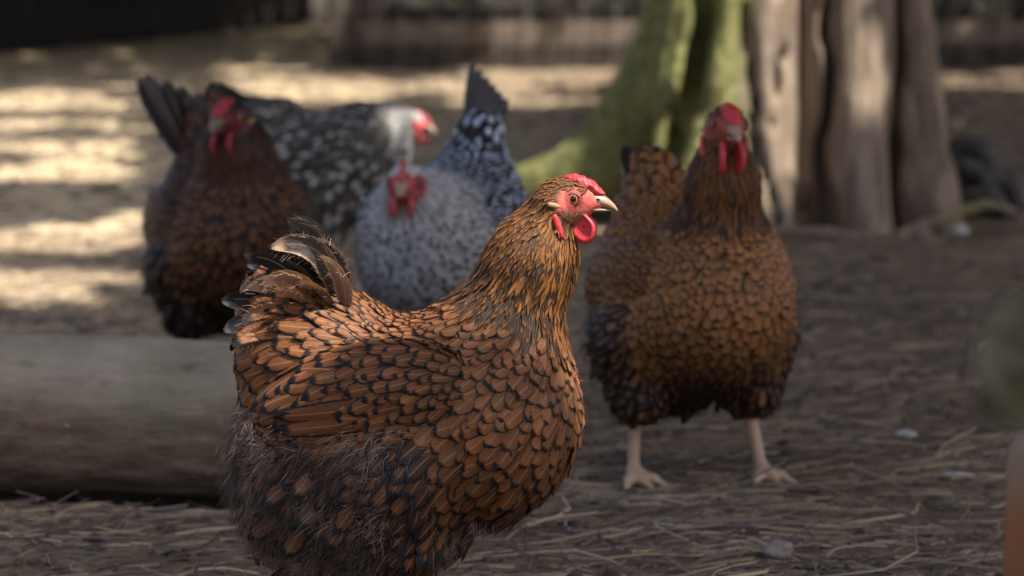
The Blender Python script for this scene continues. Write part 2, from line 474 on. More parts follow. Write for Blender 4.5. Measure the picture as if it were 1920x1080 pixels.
NU, NV = 5, 6
UU, VV = np.meshgrid(np.linspace(-1, 1, NU), np.linspace(0, 1, NV) ** 0.9, indexing='xy')
FU, FV = UU.ravel(), VV.ravel()
FQ = np.array([(j * NU + i, j * NU + i + 1, (j + 1) * NU + i + 1, (j + 1) * NU + i) for j in range(NV - 1) for i in range(NU - 1)])
def outline(v, pt):
    """half width along the feather; pt 0 = round tip, 1 = pointed"""
    rnd = np.minimum(v / 0.30, 1) ** 0.55 * np.sqrt(np.clip(1 - (np.maximum(0, v - 0.58) / 0.425) ** 2, 0, 1))
    pnt = np.minimum(v / 0.25, 1) ** 0.5 * np.clip(1.02 - np.maximum(0, v - 0.25) ** 1.6 * 1.55, 0.02, 1)
    return rnd * (1 - pt) + pnt * pt
def build_feathers(hen, root, dirs, nrm, L, W, rise, pt, lift=None, iters=2):
    n = len(root)
    side = unit(np.cross(nrm, dirs))
    w = outline(FV[None, :], pt[:, None]) * W[:, None]
    skew = rng.normal(0, 0.10, n)
    sw = np.sin(FV[None, :] * 2.2) * skew[:, None] * L[:, None]
    jag = 1 + rng.normal(0, 0.035, (n, len(FV)))
    P = root[:, None] + dirs[:, None] * (L[:, None] * FV[None, :] * jag)[..., None] + side[:, None] * (w * FU[None, :] * jag + sw * 0.6)[..., None]
    off = rng.normal(0, 0.0006, n)
    h = -0.0006 + (rise[:, None] + 0.0012) * FV[None, :] ** 0.75 - 0.16 * (w * np.abs(FU[None, :]) ** 2) * (0.4 + FV[None, :]) + off[:, None] * FV
    h = h + rng.normal(0, 0.12, n)[:, None] * w * FU[None, :] * FV
    if lift is not None: h = h + lift[:, None] * FV[None, :] ** 2
    Q = P.reshape(-1, 3)
    for _ in range(iters):
        g = hen.grad(Q); Q = Q + g * (h.ravel() - hen.plume(Q))[:, None]
    return Q.reshape(n, len(FV), 3)

def spine_feather(p0, p1, p2, W, up, pt=0.0, n=9, cup=0.15, curl=0.0):
    """one explicit feather along a quadratic curve -> verts (n*5), grid uv"""
    t = np.linspace(0, 1, n)
    p0, p1, p2 = map(np.asarray, (p0, p1, p2))
    S = (1 - t)[:, None] ** 2 * p0 + 2 * ((1 - t) * t)[:, None] * p1 + (t ** 2)[:, None] * p2
    T = unit(np.gradient(S, axis=0)); sd = unit(np.cross(np.broadcast_to(up, T.shape), T)); nn = np.cross(T, sd)
    w = outline(t, pt) * W
    u = np.linspace(-1, 1, 5)
    V = S[:, None] + sd[:, None] * (w[:, None] * u[None])[..., None] - nn[:, None] * (cup * w[:, None] * u[None] ** 2)[..., None]
    V = V + nn[:, None] * (curl * w[:, None] * u[None] * t[:, None])[..., None]
    uv = np.stack(np.broadcast_arrays(u[None] * 0.5 + 0.5, t[:, None]), -1).reshape(-1, 2)
    q = np.array([(j * 5 + i, j * 5 + i + 1, (j + 1) * 5 + i + 1, (j + 1) * 5 + i) for j in range(n - 1) for i in range(4)])
    return V.reshape(-1, 3), q, uv
def feather_obj(name, V, q, uv, fc, fe, parent, thr=0.7, pat=0.0, label=None):
    n = len(V)
    a = np.tile(np.array([*fc, thr]), (n, 1)); b = np.tile(np.array([*fe, pat]), (n, 1))
    return link(name, make_mesh(name, V, q, [M_FEATHER], uv, {'fc': a, 'fe': b}), parent, label=label)

def strands(hen, P, F, nrm, L, W, col, out=0.35, curl=0.5, seg=4):
    """downy plumes: thin tapering ribbons"""
    n = len(P)
    d = unit(F - nrm * (F * nrm).sum(-1, keepdims=True)); d = unit(d + nrm * out + rng.normal(0, 0.32, (n, 3)))
    b = unit(rng.normal(0, 1, (n, 3))); sd = unit(np.cross(d, b))
    t = np.linspace(0, 1, seg)
    c = rng.normal(0, curl, (n, 1))
    S = P[:, None] - nrm[:, None] * 0.003 + d[:, None] * (L[:, None] * t)[..., None] + b[:, None] * ((L * c[:, 0])[:, None] * t ** 2)[..., None] - np.array([0, 0, 1.0]) * (0.25 * L[:, None] * t ** 2)[..., None]
    w = W[:, None] * (1 - 0.85 * t)
    V = np.stack([S - sd[:, None] * w[..., None], S + sd[:, None] * w[..., None]], 2).reshape(n, -1, 3)
    q0 = np.array([(2 * j, 2 * j + 1, 2 * j + 3, 2 * j + 2) for j in range(seg - 1)])
    q = (q0[None] + (np.arange(n) * seg * 2)[:, None, None]).reshape(-1, 4)
    cc = np.repeat(np.concatenate([col, np.ones((n, 1))], 1), seg * 2, axis=0)
    return V.reshape(-1, 3), q, cc

def uvsphere(r, nu=14, nv=10):
    a = np.linspace(0, 2 * math.pi, nu, endpoint=False); b = np.linspace(0.05, math.pi - 0.05, nv)
    rings = [[(r * math.sin(x) * math.cos(y), r * math.sin(x) * math.sin(y), r * math.cos(x)) for y in a] for x in b]
    v, f = loft(rings); return v, [f[0][:, ::-1], f[1][:, ::-1]]

def surf_y(hen, x, z, sg):
    y = np.linspace(0.0, 0.045, 91) * sg
    q = np.stack([np.full(91, x), y, np.full(91, z)], -1)
    d = hen.plume(hen.hw(q)); i = np.flatnonzero(d < 0)
    return y[i[-1]] if len(i) else sg * 0.013
def head_parts(hen, root, comb='rose', wattle=1.0, skin=M_COMB, beak=M_BEAK, fine=True):
    hw = hen.hw
    # beak: two halves, each a loft of half-ellipses
    def ring(x, hwid, zt, zb, k=12):
        a = np.linspace(0, 2 * math.pi, k, endpoint=False)
        zc, hz = (zt + zb) / 2, (zt - zb) / 2
        return [(x, hwid * math.cos(t), zc + hz * math.sin(t)) for t in a]
    up = [ring(0.0120, 0.0074, 0.0036, -0.0070), ring(0.0180, 0.0066, 0.0040, -0.0072), ring(0.0230, 0.0053, 0.0024, -0.0078),
          ring(0.0280, 0.0039, -0.0014, -0.0088), ring(0.0318, 0.0024, -0.0052, -0.0100), ring(0.0340, 0.0008, -0.0088, -0.0112)]
    v, f = loft(up); link('upper_beak', make_mesh('upper_beak', hw(v), f, [beak]), root)
    lo = [ring(0.0115, 0.0060, -0.0066, -0.0112), ring(0.0185, 0.0050, -0.0074, -0.0114), ring(0.0240, 0.0036, -0.0082, -0.0108), ring(0.0290, 0.0016, -0.0092, -0.0104)]
    v, f = loft(lo); link('lower_beak', make_mesh('lower_beak', hw(v), f, [beak]), root)
    for sg in (-1, 1):
        v, f = uvsphere(1.0, 10, 6)
        v = v * np.array([0.0018, 0.0008, 0.0009]) + np.array([0.0190, sg * 0.0061, -0.0010])
        link('nostril', make_mesh('nostril', hw(v), f, [M_PUPIL]), root)
        # eye, with pupil and lid
        ec = np.array([0.0, sg * 0.0127, 0.0])
        v, f = uvsphere(0.0046, 16, 12)
        e = link('eye', make_mesh('eye', hw(v * np.array([1, 0.75, 1]) + ec), f, [M_EYE]), root)
        v, f = uvsphere(0.0026, 12, 8)
        link('pupil', make_mesh('pupil', hw(v * np.array([1, 0.55, 1]) + ec + np.array([0.0003, sg * 0.0026, 0.0003])), f, [M_PUPIL]), e)
        a = np.linspace(0, 2 * math.pi, 25)
        pts = np.stack([0.0052 * np.cos(a), np.full(25, sg * 0.0016), 0.0042 * np.sin(a)], 1) + ec
        v, f = tube(pts, 0.0011, 6)
        link('eyelid', make_mesh('eyelid', hw(v), f, [M_LID]), e)
        # pale ear tuft and red ear lobe
        v, f = uvsphere(1.0, 12, 8)
        ys = [float(surf_y(hen, x_, z_, sg)) for x_, z_ in ((-0.0150, -0.0050), (-0.0120, -0.0205))]
        v = v * np.array([0.0052, 0.0010, 0.0021]); v = v @ roty(12).T @ rotz(sg * -8).T + np.array([-0.0150, sg * min(abs(ys[0]) + 0.0008, 0.0200), -0.0050])
        link('ear_tuft', make_mesh('ear_tuft', hw(v), f, [M_LOBE]), root)
        v, f = uvsphere(1.0, 14, 10)
        v = v * np.array([0.0032, 0.0022, 0.0110]); v[:, 0] += -0.32 * (v[:, 2])
        v = v + np.array([-0.0120, sg * min(abs(ys[1]) + 0.0012, 0.0190), -0.0205])
        link('ear_lobe', make_mesh('ear_lobe', hw(v), f, [skin]), root)
        # wattle: a rounded flap, dished on the outside with a raised rim
        nr, na = 7, 22
        rings = []
        for side in (1, -1):
            rr = []
            for i in range(nr):
                r = i / (nr - 1)
                for_side = []
                for j in range(na):
                    t = 2 * math.pi * j / na
                    x, z = math.sin(t) * r, math.cos(t) * r
                    wv = 0.0102 * (1 - 0.62 * max(0, z) - 0.12 * max(0, -z)) * wattle
                    y = (0.0019 if r < 0.98 else 0.0) * side + (0.0010 * math.exp(-((r - 0.84) / 0.12) ** 2) - 0.0015 * (1 - r)) * side
                    for_side.append((x * wv, y, z * 0.0138 * wattle))
                rr.append(for_side)
            rings.append(rr if side == -1 else rr)
        allr = rings[0] + rings[1][::-1]
        v, f = loft(allr)
        v = v @ roty(-12).T
        v = v @ rotz(sg * 14).T + np.array([0.0075, sg * 0.0066, -0.0100 - 0.0138 * wattle * 0.92])
        link('wattle', make_mesh('wattle', hw(v), f, [skin]), root)
    # comb
    if comb == 'rose':
        k = 24; rings = []
        for t in np.linspace(0, 1, 30):
            x = -0.0085 + 0.0325 * t
            zb = 0.0120 * math.cos(t * 1.45) + 0.0015
            hgt = 0.0062 * math.sin(math.pi * min(1, 0.10 + t * 0.92)) ** 0.6 + 0.0004
            wd = 0.0074 * math.sin(math.pi * (0.12 + 0.80 * t)) ** 0.6
            a = np.linspace(0, 2 * math.pi, k, endpoint=False)
            bm_ = 1 + 0.26 * np.array([vnoise(np.array([x * 520, math.cos(y) * 3.4, math.sin(y) * 3.4])) for y in a])
            rings.append([(x, wd * math.cos(y) * b, zb + hgt * math.sin(y) * b) for y, b in zip(a, bm_)])
        v, f = loft(rings)
    else:                                             # low single comb with points
        k = 10; rings = []
        for t in np.linspace(0, 1, 21):
            x = -0.016 + 0.040 * t
            zb = 0.0105 * math.cos(t * 1.35)
            hgt = (0.011 * math.sin(math.pi * min(1, 0.08 + t * 0.9)) ** 0.7) * (0.72 + 0.28 * abs(math.cos(t * 5 * math.pi))) + 0.0008
            a = np.linspace(0, 2 * math.pi, k, endpoint=False)
            rings.append([(x, 0.0026 * math.cos(y), zb + hgt * 0.5 + hgt * 0.62 * math.sin(y)) for y in a])
        v, f = loft(rings)
    link('comb', make_mesh('comb', hw(v), f, [skin]), root)

M_DARKCOMB = flat_material('dark_red_comb', (0.34, 0.028, 0.040), 0.45, 0.4, 0.25, 350, 500, 0.0009, sss=0.1)
M_DARKBEAK = flat_material('dark_horn_beak', (0.16, 0.115, 0.08), 0.35, 0.45, 0.25, 160, 300, 0.0003)
M_PALECOMB = flat_material('pale_red_comb', (0.47, 0.09, 0.10), 0.5, 0.35, 0.25, 350, 500, 0.0009, sss=0.12)
def make_hen(hen, label, loc, heading, style, vox=0.004, cand=26000, n_single=0, n_down=3000, comb='rose', wattle=1.0, fs=1.0, skin=M_COMB, beak=M_BEAK, group='hens in the yard'):
    root = thing('hen', label, 'hen', loc, D2R(heading), group)
    v, q = surface_nets(hen.sdf, (-0.24, -0.16, -0.006), (0.22, 0.16, 0.46), vox)
    reg = hen.regions(v)
    leg = hen.d_legs(v) < hen.plume(v) - 0.001
    col = np.zeros((len(v), 4)); col[:, 3] = 1
    for r in ('back', 'breast', 'belly', 'wing', 'tail', 'neck', 'crown', 'face'): col[reg == r, :3] = style['skin'].get(r, style['skin']['*'])
    hq = hen.hl(v)
    fm = reg == 'face'
    col[fm, :3] = np.array(style['skin']['face'])[None] * (1 + 0.30 * fbm(v[fm], 180, 3))[:, None] * np.array([1.0, 0.85, 0.85]) ** (1 + 2 * fbm(v[fm], 120, 2))[:, None]
    er = np.hypot(hq[:, 0], hq[:, 2]); ring = fm & (er < 0.0078); col[ring, :3] *= np.array([0.62, 0.50, 0.52])
    cw = np.clip((-0.0075 - hq[:, 2] + 0.002 * vnoise(v, 300)) / 0.004, 0, 1) * np.clip((0.013 - hq[:, 0]) / 0.006, 0, 1) * fm
    col[:, :3] = col[:, :3] * (1 - cw[:, None]) + np.array(style['chin'])[None] * cw[:, None]
    col[leg, :3] = style['leg']
    link('body', make_mesh('body', v, q, [M_BODY], None, {'fc': col}), root)
    head_parts(hen, root, comb, wattle, skin, beak)
    # ---- contour feathers
    P = sample_surface(v, q, cand)
    P = P[(P[:, 2] > 0.075)]
    P = P[hen.d_legs(P) > 0.004]
    reg = hen.regions(P)
    hq = hen.hl(P)
    nolobe = (np.hypot((hq[:, 0] + 0.0150) / 0.0050, (hq[:, 2] + 0.0050) / 0.0026) > 1) & (np.hypot((hq[:, 0] + 0.0105 + 0.32 * (hq[:, 2] + 0.0205)) / 0.0030, (hq[:, 2] + 0.0195) / 0.0105) > 1)
    ok = (reg != 'face') & nolobe
    P, reg = P[ok], reg[ok]
    n = len(P)
    L = np.full(n, 0.036); W = np.full(n, 0.010); pt = np.full(n, 0.0); rise = np.full(n, 0.0024)
    x, z = P[:, 0], P[:, 2]
    k = reg == 'breast'; s_ = np.clip((0.30 - z[k]) / 0.14, 0, 1); L[k] = 0.020 + 0.015 * s_; W[k] = 0.0047 + 0.0040 * s_
    k = reg == 'wing'; s_ = np.clip((0.07 - x[k]) / 0.15, 0, 1); L[k] = 0.018 + 0.028 * s_; W[k] = 0.0047 + 0.0045 * s_; rise[k] = 0.0024
    k = reg == 'back'; L[k] = 0.023; W[k] = 0.0041; pt[k] = 0.35; rise[k] = 0.0020
    s_ = np.clip((-x - 0.04) / 0.06, 0, 1) * (reg == 'back'); L += 0.018 * s_; W += 0.0048 * s_; rise += 0.0020 * s_; pt = pt - 0.25 * s_
    k = reg == 'tail'; L[k] = 0.045; W[k] = 0.0105; pt[k] = 0.1; rise[k] = 0.006
    k = reg == 'belly'; L[k] = 0.034; W[k] = 0.0085; rise[k] = 0.005
    k = reg == 'neck'
    s_ = np.clip((hen.eye[2] - z[k]) / max(0.05, hen.eye[2] - hen.A[2] + 0.02), 0, 1)
    L[k] = 0.014 + 0.034 * s_; W[k] = 0.00125 + 0.0027 * s_; pt[k] = 0.85; rise[k] = 0.0020
    k = reg == 'crown'; L[k] = 0.0075; W[k] = 0.0011; pt[k] = 0.6; rise[k] = 0.0009
    L *= fs; W *= fs
    W = np.where(reg == 'breast', W * 1.14, W)
    r = W * np.where(reg == 'breast', 1.04, 1.0) * np.where(reg == 'breast', 1.0, 1.0) * np.where(np.isin(reg, ('neck', 'crown')), 1.30, np.where(reg == 'belly', 1.25, np.where(reg == 'breast', 1.0, 1.28)))
    keep = poisson(P, r)
    P, reg, L, W, pt, rise, r = P[keep], reg[keep], L[keep], W[keep], pt[keep], rise[keep], r[keep]
    n = len(P)
    mv = reg == 'breast'; mv |= reg == 'wing'
    idx = np.flatnonzero(mv)
    for _ in range(9):
        Q = P[idx]; D = Q[:, None] - Q[None]; dd = np.sqrt((D ** 2).sum(-1)) + 1e-9
        R_ = (r[idx][:, None] + r[idx][None]) * 0.66
        push = np.where((dd < R_) & (dd > 1e-8), (R_ - dd) / dd * 0.16, 0)
        Q = Q + (D * push[..., None]).sum(1)
        g = hen.grad(Q); P[idx] = Q - g * hen.plume(Q)[:, None]
    g = hen.grad(P)
    F = hen.flow(P, reg); F = F + rng.normal(0, 0.15, (n, 3)) * np.linalg.norm(F, axis=1, keepdims=True)
    d = unit(F - g * (F * g).sum(-1, keepdims=True))
    L = L * rng.uniform(0.88, 1.14, n); W = W * rng.uniform(0.92, 1.10, n)
    lift = np.abs(rng.normal(0, 0.0007, n)) * np.where(np.isin(reg, ('crown', 'neck')), 0.25, np.where(np.isin(reg, ('tail', 'belly')) | ((reg == 'back') & (P[:, 0] < -0.06)), 1.8, 0.6))
    over = (reg == 'belly') & (P[:, 0] < -0.02) & (P[:, 2] < 0.165) & (rng.random(n) < 0.09); lift[over] += 0.011
    ruf = (rng.random(n) < 0.05) & np.isin(reg, ('breast', 'wing', 'back')); lift[ruf] += rng.uniform(0.001, 0.0035, n)[ruf]
    # start the feather upstream so that its middle sits at the sample
    hq = hen.hl(P); nearlobe = (np.hypot(hq[:, 0] + 0.014, hq[:, 2] + 0.012) < 0.024)
    start = P - d * (L * np.where(nearlobe, 0.06, 0.35))[:, None]
    V = build_feathers(hen, start, d, g, L, W, rise, pt, lift)
    fc = np.zeros((n, 4)); fe = np.zeros((n, 4))
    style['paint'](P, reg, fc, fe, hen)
    if 'over' in style: fc[over, :3] = style['over']; fc[over, 3] = 0.6
    lum = np.exp(rng.normal(0, style.get('var', 0.15), n) + 0.22 * fbm(P, 22, 2))[:, None] * np.exp(rng.normal(0, 0.035, (n, 3)))
    fc[:, :3] *= lum; fe[:, :3] *= np.exp(rng.normal(0, 0.12, n))[:, None]
    nf = len(FV)
    uv1 = np.stack([FU * 0.5 + 0.5, FV], 1)
    # the ones that show largest become parts of their own
    c, s = math.cos(D2R(heading)), math.sin(D2R(heading))
    toc = np.array([-loc[0], -loc[1], CAM_H - loc[2]]); toc = np.array([c * toc[0] + s * toc[1], -s * toc[0] + c * toc[1], toc[2]])
    view = unit(toc[None] - P)
    score = L * W * np.clip((g * view).sum(-1), 0, 1)
    score[np.isin(reg, ('neck', 'crown'))] = 0
    order = np.argsort(-score)
    single = order[:n_single]; single = single[score[single] > 0]
    rest = np.setdiff1d(np.arange(n), single)
    for i in single:
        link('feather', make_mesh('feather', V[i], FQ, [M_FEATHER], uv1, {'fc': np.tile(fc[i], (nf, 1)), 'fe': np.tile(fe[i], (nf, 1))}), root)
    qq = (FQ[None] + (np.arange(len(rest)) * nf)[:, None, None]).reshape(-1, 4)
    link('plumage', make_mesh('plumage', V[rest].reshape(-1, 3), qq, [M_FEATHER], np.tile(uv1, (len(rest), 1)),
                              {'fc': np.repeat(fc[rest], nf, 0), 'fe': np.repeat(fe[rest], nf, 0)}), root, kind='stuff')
    # ---- down
    if n_down:
        per = 36; nt_ = max(20, n_down // per)
        P = sample_surface(v, q, nt_ * 9)
        P = P[(hen.d_legs(P) > 0.003) & (P[:, 2] > 0.07)]; reg = hen.regions(P)
        wgt = style['down_w'](P, reg); keep = rng.random(len(P)) < wgt
        P, reg = P[keep][:nt_], reg[keep][:nt_]
        g = hen.grad(P); F = hen.flow(P, reg); F = unit(F) + rng.normal(0, 0.35, F.shape)
        colr = style['down'](P, len(P))
        P = np.repeat(P, per, 0) + rng.normal(0, 0.0055, (len(P) * per, 3)) + g.repeat(per, 0) * (0.0045 * fbm(P, 60, 2)).repeat(per)[:, None]; g = np.repeat(g, per, 0); F = np.repeat(F, per, 0)
        nd = len(P); colr = np.repeat(colr, per, 0) * np.exp(rng.normal(0, 0.2, nd))[:, None]
        V2, q2, c2 = strands(hen, P + g * 0.003, F, g, rng.uniform(0.005, 0.015, nd), rng.uniform(0.00007, 0.00019, nd), colr, 0.34, 0.45)
        link('down', make_mesh('down', V2, q2, [M_DOWN], None, {'fc': c2}), root, kind='stuff')
        nw = style.get('wisps', 0)
        if nw:
            P = sample_surface(v, q, nw); P = P[(P[:, 2] > 0.09) & (hen.d_legs(P) > 0.004)]; reg = hen.regions(P); P, reg = P[reg != 'face'], reg[reg != 'face']
            g = hen.grad(P); F = unit(hen.flow(P, reg)); k = len(P)
            cw_ = np.where(rng.random((k, 1)) < 0.45, tone(k, (0.02, 0.016, 0.015)), tone(k, style['wisp'], 0.25))
            V2, q2, c2 = strands(hen, P + g * 0.0052, F, g, rng.uniform(0.004, 0.011, k), rng.uniform(0.00006, 0.00016, k), cw_, 0.10, 0.22)
            link('filoplumes', make_mesh('filoplumes', V2, q2, [M_DOWN], None, {'fc': c2}), root, kind='stuff')
        # hair-fine wisps on face and chin
        P = sample_surface(v, q, 20000); reg = hen.regions(P); hq = hen.hl(P)
        P = P[(reg == 'face') & (hq[:, 0] < 0.013) & ((hq[:, 2] < -0.0085) | (rng.random(len(P)) < 0.12))][:520]
        if len(P) > 5:
            g = hen.grad(P); F = np.tile(-hen.R[:, 0] - hen.R[:, 2] * 0.5, (len(P), 1))
            V2, q2, c2 = strands(hen, P + g * 0.003, F, g, rng.uniform(0.003, 0.007, len(P)), np.full(len(P), 0.00022), np.array(style['chin'])[None] * rng.choice([0.35, 1.0, 1.9], (len(P), 1)), 0.12, 0.2)
            link('face_bristles', make_mesh('face_bristles', V2, q2, [M_DOWN], None, {'fc': c2}), root, kind='stuff')
    return root

def tone(n, c, s=0.2):
    return np.array(c)[None] * np.exp(rng.normal(0, s, n))[:, None]
def setf(fc, fe, k, c, e, thr, pat=0.0):
    fc[k, :3] = c; fe[k, :3] = e; fc[k, 3] = thr; fe[k, 3] = pat

def paint_laced(rust, gold, speck=0.25, thr=0.70):
    rust, gold = np.array(rust), np.array(gold)
    def paint(P, reg, fc, fe, hen):
        n = len(P)
        setf(fc, fe, np.ones(n, bool), rust, BLK, thr)
        k = reg == 'breast'; setf(fc, fe, k, rust * np.array([1.08, 1.15, 1.25]), BLK, thr + 0.05)
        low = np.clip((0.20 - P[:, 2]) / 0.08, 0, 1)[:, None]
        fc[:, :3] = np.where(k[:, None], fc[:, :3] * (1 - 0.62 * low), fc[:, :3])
        k = reg == 'wing'; setf(fc, fe, k, rust * 0.82, BLK, thr - 0.03)
        k = reg == 'back'; setf(fc, fe, k, rust * np.array([0.98, 0.95, 0.9]), BLK, thr)
        k = reg == 'tail'; setf(fc, fe, k, rust * 0.85, BLK, thr)
        k = reg == 'belly'; setf(fc, fe, k, rust * 0.30, BLK, thr - 0.18)
        kk = k & (rng.random(n) < speck); fc[kk, :3] = rust * 0.75
        k = reg == 'neck'; setf(fc, fe, k, (0.014, 0.011, 0.010), gold * 0.80, 0.66)
        up = np.clip((P[:, 2] - hen.B[2]) / max(0.01, hen.C[2] - hen.B[2]), 0, 1)
        fc[k, :3] += (gold * 0.22)[None] * up[k][:, None]; fe[k, :3] *= (0.75 + 0.75 * up[k])[:, None]
        kk = k & (rng.random(n) < 0.12); fc[kk, :3] = gold * 0.8
        # front of the throat is plainer
        hv = (P - hen.B) @ hen.R[:, 0]
        kk = k & (hv > 0.016) & (rng.random(n) < 0.6); fc[kk, :3] = gold * 0.8
        k = reg == 'crown'; setf(fc, fe, k, (0.05, 0.03, 0.02), gold * 0.9, 0.45)
    return paint
def down_w_rear(P, reg):
    w = np.where(reg == 'belly', 1.0, 0.0) * np.clip((0.02 - P[:, 0]) / 0.05, 0.10, 1)
    w += np.where((reg == 'wing') & (P[:, 2] < 0.195), 0.5, 0)
    w += np.where((reg == 'back') & (P[:, 2] < 0.21), 0.4, 0)
    return w

# main hen: profile, facing right
STY1 = dict(wisps=16000, wisp=(0.30, 0.13, 0.05), over=(0.17, 0.075, 0.030), skin={'*': (0.030, 0.018, 0.014), 'neck': (0.05, 0.025, 0.012), 'crown': (0.16, 0.075, 0.03), 'face': (0.56, 0.155, 0.125), 'belly': (0.11, 0.082, 0.072)},
            chin=(0.24, 0.11, 0.065), leg=(0.42, 0.27, 0.17), paint=paint_laced((0.220, 0.084, 0.030), (0.30, 0.122, 0.034)), down_w=down_w_rear,
            down=lambda P, n: np.where(rng.random((n, 1)) < np.clip(0.42 + 0.9 * fbm(P, 24, 2), 0.04, 0.96)[:, None], tone(n, (0.46, 0.350, 0.290), 0.12), tone(n, (0.135, 0.098, 0.082), 0.15)))
H1 = Hen(eye=(0.131, -0.004, 0.3775), head_yaw=8, head_pitch=0, A=(0.067, 0, 0.258), B=(0.095, 0, 0.325), C=(0.114, -0.003, 0.366), rA=0.046, rB=0.0315,
         tail=(-0.112, 0, 0.283), tail_r=(0.050, 0.032))
hen1 = make_hen(H1, 'russet black-laced hen in sharp focus, standing in profile with grey fluff on its rump', (-0.0766, 3.0, 0.0), -14, STY1,
                vox=0.0028, cand=80000, n_single=250, n_down=110000)
# its tail: dark curled plumes
def tail_plumes(root, base, specs, face=(0.25, 1, 0.15)):
    for (dx, dy, dz, bx, by, bz, W, fc, fe, thr) in specs:
        p0 = np.array(base); p2 = p0 + np.array([dx, dy, dz]); p1 = (p0 + p2) / 2 + np.array([bx, by, bz])
        V, q, uv = spine_feather(p0 + np.array([0, dy * 0.3, 0]), p1, p2, W, face, 0.12, cup=0.35, curl=random.uniform(-0.3, 0.3))
        feather_obj('tail_feather', V, q, uv, fc, fe, root, thr)
GR = (0.075, 0.062, 0.057); GB = (0.40, 0.27, 0.18); BK = (0.016, 0.015, 0.018); BR = (0.09, 0.08, 0.075)  # pale GB edges paint a bright light rim into the plumes
RU = (0.33, 0.15, 0.07)
for (x0, z0, x1, z1, x2, z2, y, W, fc_, fe_, th_) in [
        (-.060, .285, -.058, .352, -.110, .338, -.030, .0125, GR, GB, .74), (-.056, .282, -.050, .335, -.084, .343, -.022, .0120, GR, GB, .66),
        (-.052, .284, -.046, .318, -.062, .334, -.036, .0100, (.25, .15, .10), GB, .70), (-.066, .288, -.062, .362, -.102, .352, -.012, .0135, (.07, .06, .057), GR, .78),
        (-.062, .285, -.070, .350, -.120, .340, .006, .0150, BK, BR, .84), (-.066, .285, -.080, .345, -.124, .326, .016, .0150, BK, BR, .86), (-.070, .28, -.09, .335, -.132, .322, -.006, .0140, BK, BR, .86),
        (-.074, .28, -.10, .325, -.143, .316, .004, .0120, BK, BR, .86), (-.074, .286, -.092, .322, -.134, .300, -.030, .0115, (.10, .07, .055), GB, .62), (-.070, .290, -.082, .326, -.116, .306, -.040, .0105, (.26, .15, .09), GB, .70),
        (-.078, .27, -.106, .305, -.141, .292, -.014, .0130, BK, BR, .84), (-.080, .272, -.104, .300, -.132, .278, -.040, .0120, RU, BR, .66), (-.084, .262, -.112, .288, -.142, .272, -.024, .0125, BK, (.16, .12, .09), .80),
        (-.082, .27, -.108, .312, -.148, .306, .010, .0130, BK, BR, .86), (-.084, .268, -.112, .300, -.150, .290, -.030, .0115, BK, BR, .86), (-.086, .262, -.116, .288, -.148, .268, -.034, .0115, BK, BR, .86), (-.078, .275, -.094, .330, -.136, .330, -.020, .0115, BK, BR, .84),
        (-.088, .262, -.112, .280, -.137, .258, -.046, .0115, RU, BK, .70), (-.070, .282, -.084, .312, -.108, .296, -.046, .0110, (.36, .19, .10), BK, .74), (-.060, .286, -.066, .316, -.088, .308, -.044, .0105, (.34, .17, .09), BR, .72)]:
    V, q, uv = spine_feather((x0, y * 0.7, z0), (x1, y, z1), (x2 + random.uniform(-.004, .004), y * 1.2, z2 + random.uniform(-.004, .004)), W * 0.86, (random.uniform(-.3, .5), 1, random.uniform(-.2, .5)), 0.22, n=12, cup=0.35, curl=random.uniform(-0.7, 0.7))
    tf = feather_obj('tail_feather', V, q, uv, fc_, fe_, hen1, th_)
    if fc_ is not BK:
        G_ = V.reshape(-1, 5, 3); nb = 90; ti = rng.uniform(1.5, 10.6, nb); i0 = ti.astype(int); fr = (ti - i0)[:, None]
        ed = rng.choice([0, 4], nb); B0 = G_[i0, ed] * (1 - fr) + G_[np.minimum(i0 + 1, 11), ed] * fr
        ax_ = unit(G_[np.minimum(i0 + 1, 11), 2] - G_[np.maximum(i0 - 1, 0), 2]); ou = unit(B0 - (G_[i0, 2] * (1 - fr) + G_[np.minimum(i0 + 1, 11), 2] * fr))
        V2, q2, c2 = strands(None, B0 - ou * 0.002, ax_ * 0.9 + ou * 0.8, unit(np.cross(ax_, ou)), rng.uniform(0.005, 0.011, nb), rng.uniform(0.00016, 0.00034, nb), tone(nb, tuple(0.5 * a_ + 0.5 * b_ for a_, b_ in zip(fc_, fe_)), 0.3), 0.0, 0.25)
        link('barbs', make_mesh('barbs', V2, q2, [M_DOWN], None, {'fc': c2}), tf, kind='stuff')
def wing_quills(hen, root, rust, n=7, sides=(-1,)):
    for sg in sides:
        m = n
        st = np.zeros((m, 3)); st[:, 0] = 0.012 - 0.004 * np.arange(m); st[:, 1] = sg * 0.094; st[:, 2] = 0.222 - 0.0062 * np.arange(m)
        for _ in range(4):
            g = hen.grad(st); st = st - g * hen.plume(st)[:, None]
        g = hen.grad(st); F = np.tile(np.array([-1.0, 0, -0.10]), (m, 1)); F[:, 2] += -0.10 + 0.035 * np.arange(m)[::-1] * 0.6
        d = unit(F - g * (F * g).sum(-1, keepdims=True))
        L = np.linspace(0.112, 0.074, m); W = np.linspace(0.0100, 0.0082, m)
        V = build_feathers(hen, st, d, g, L, W, np.linspace(0.0062, 0.0040, m), np.full(m, 0.35))
        uv1 = np.stack([FU * 0.5 + 0.5, FV], 1)
        for i in range(m):
            feather_obj('wing_quill', V[i], FQ, uv1, np.array(rust) * random.uniform(0.8, 1.1), BLK, root, 0.70)
wing_quills(H1, hen1, (0.22, 0.078, 0.030), 6, (-1, 1))

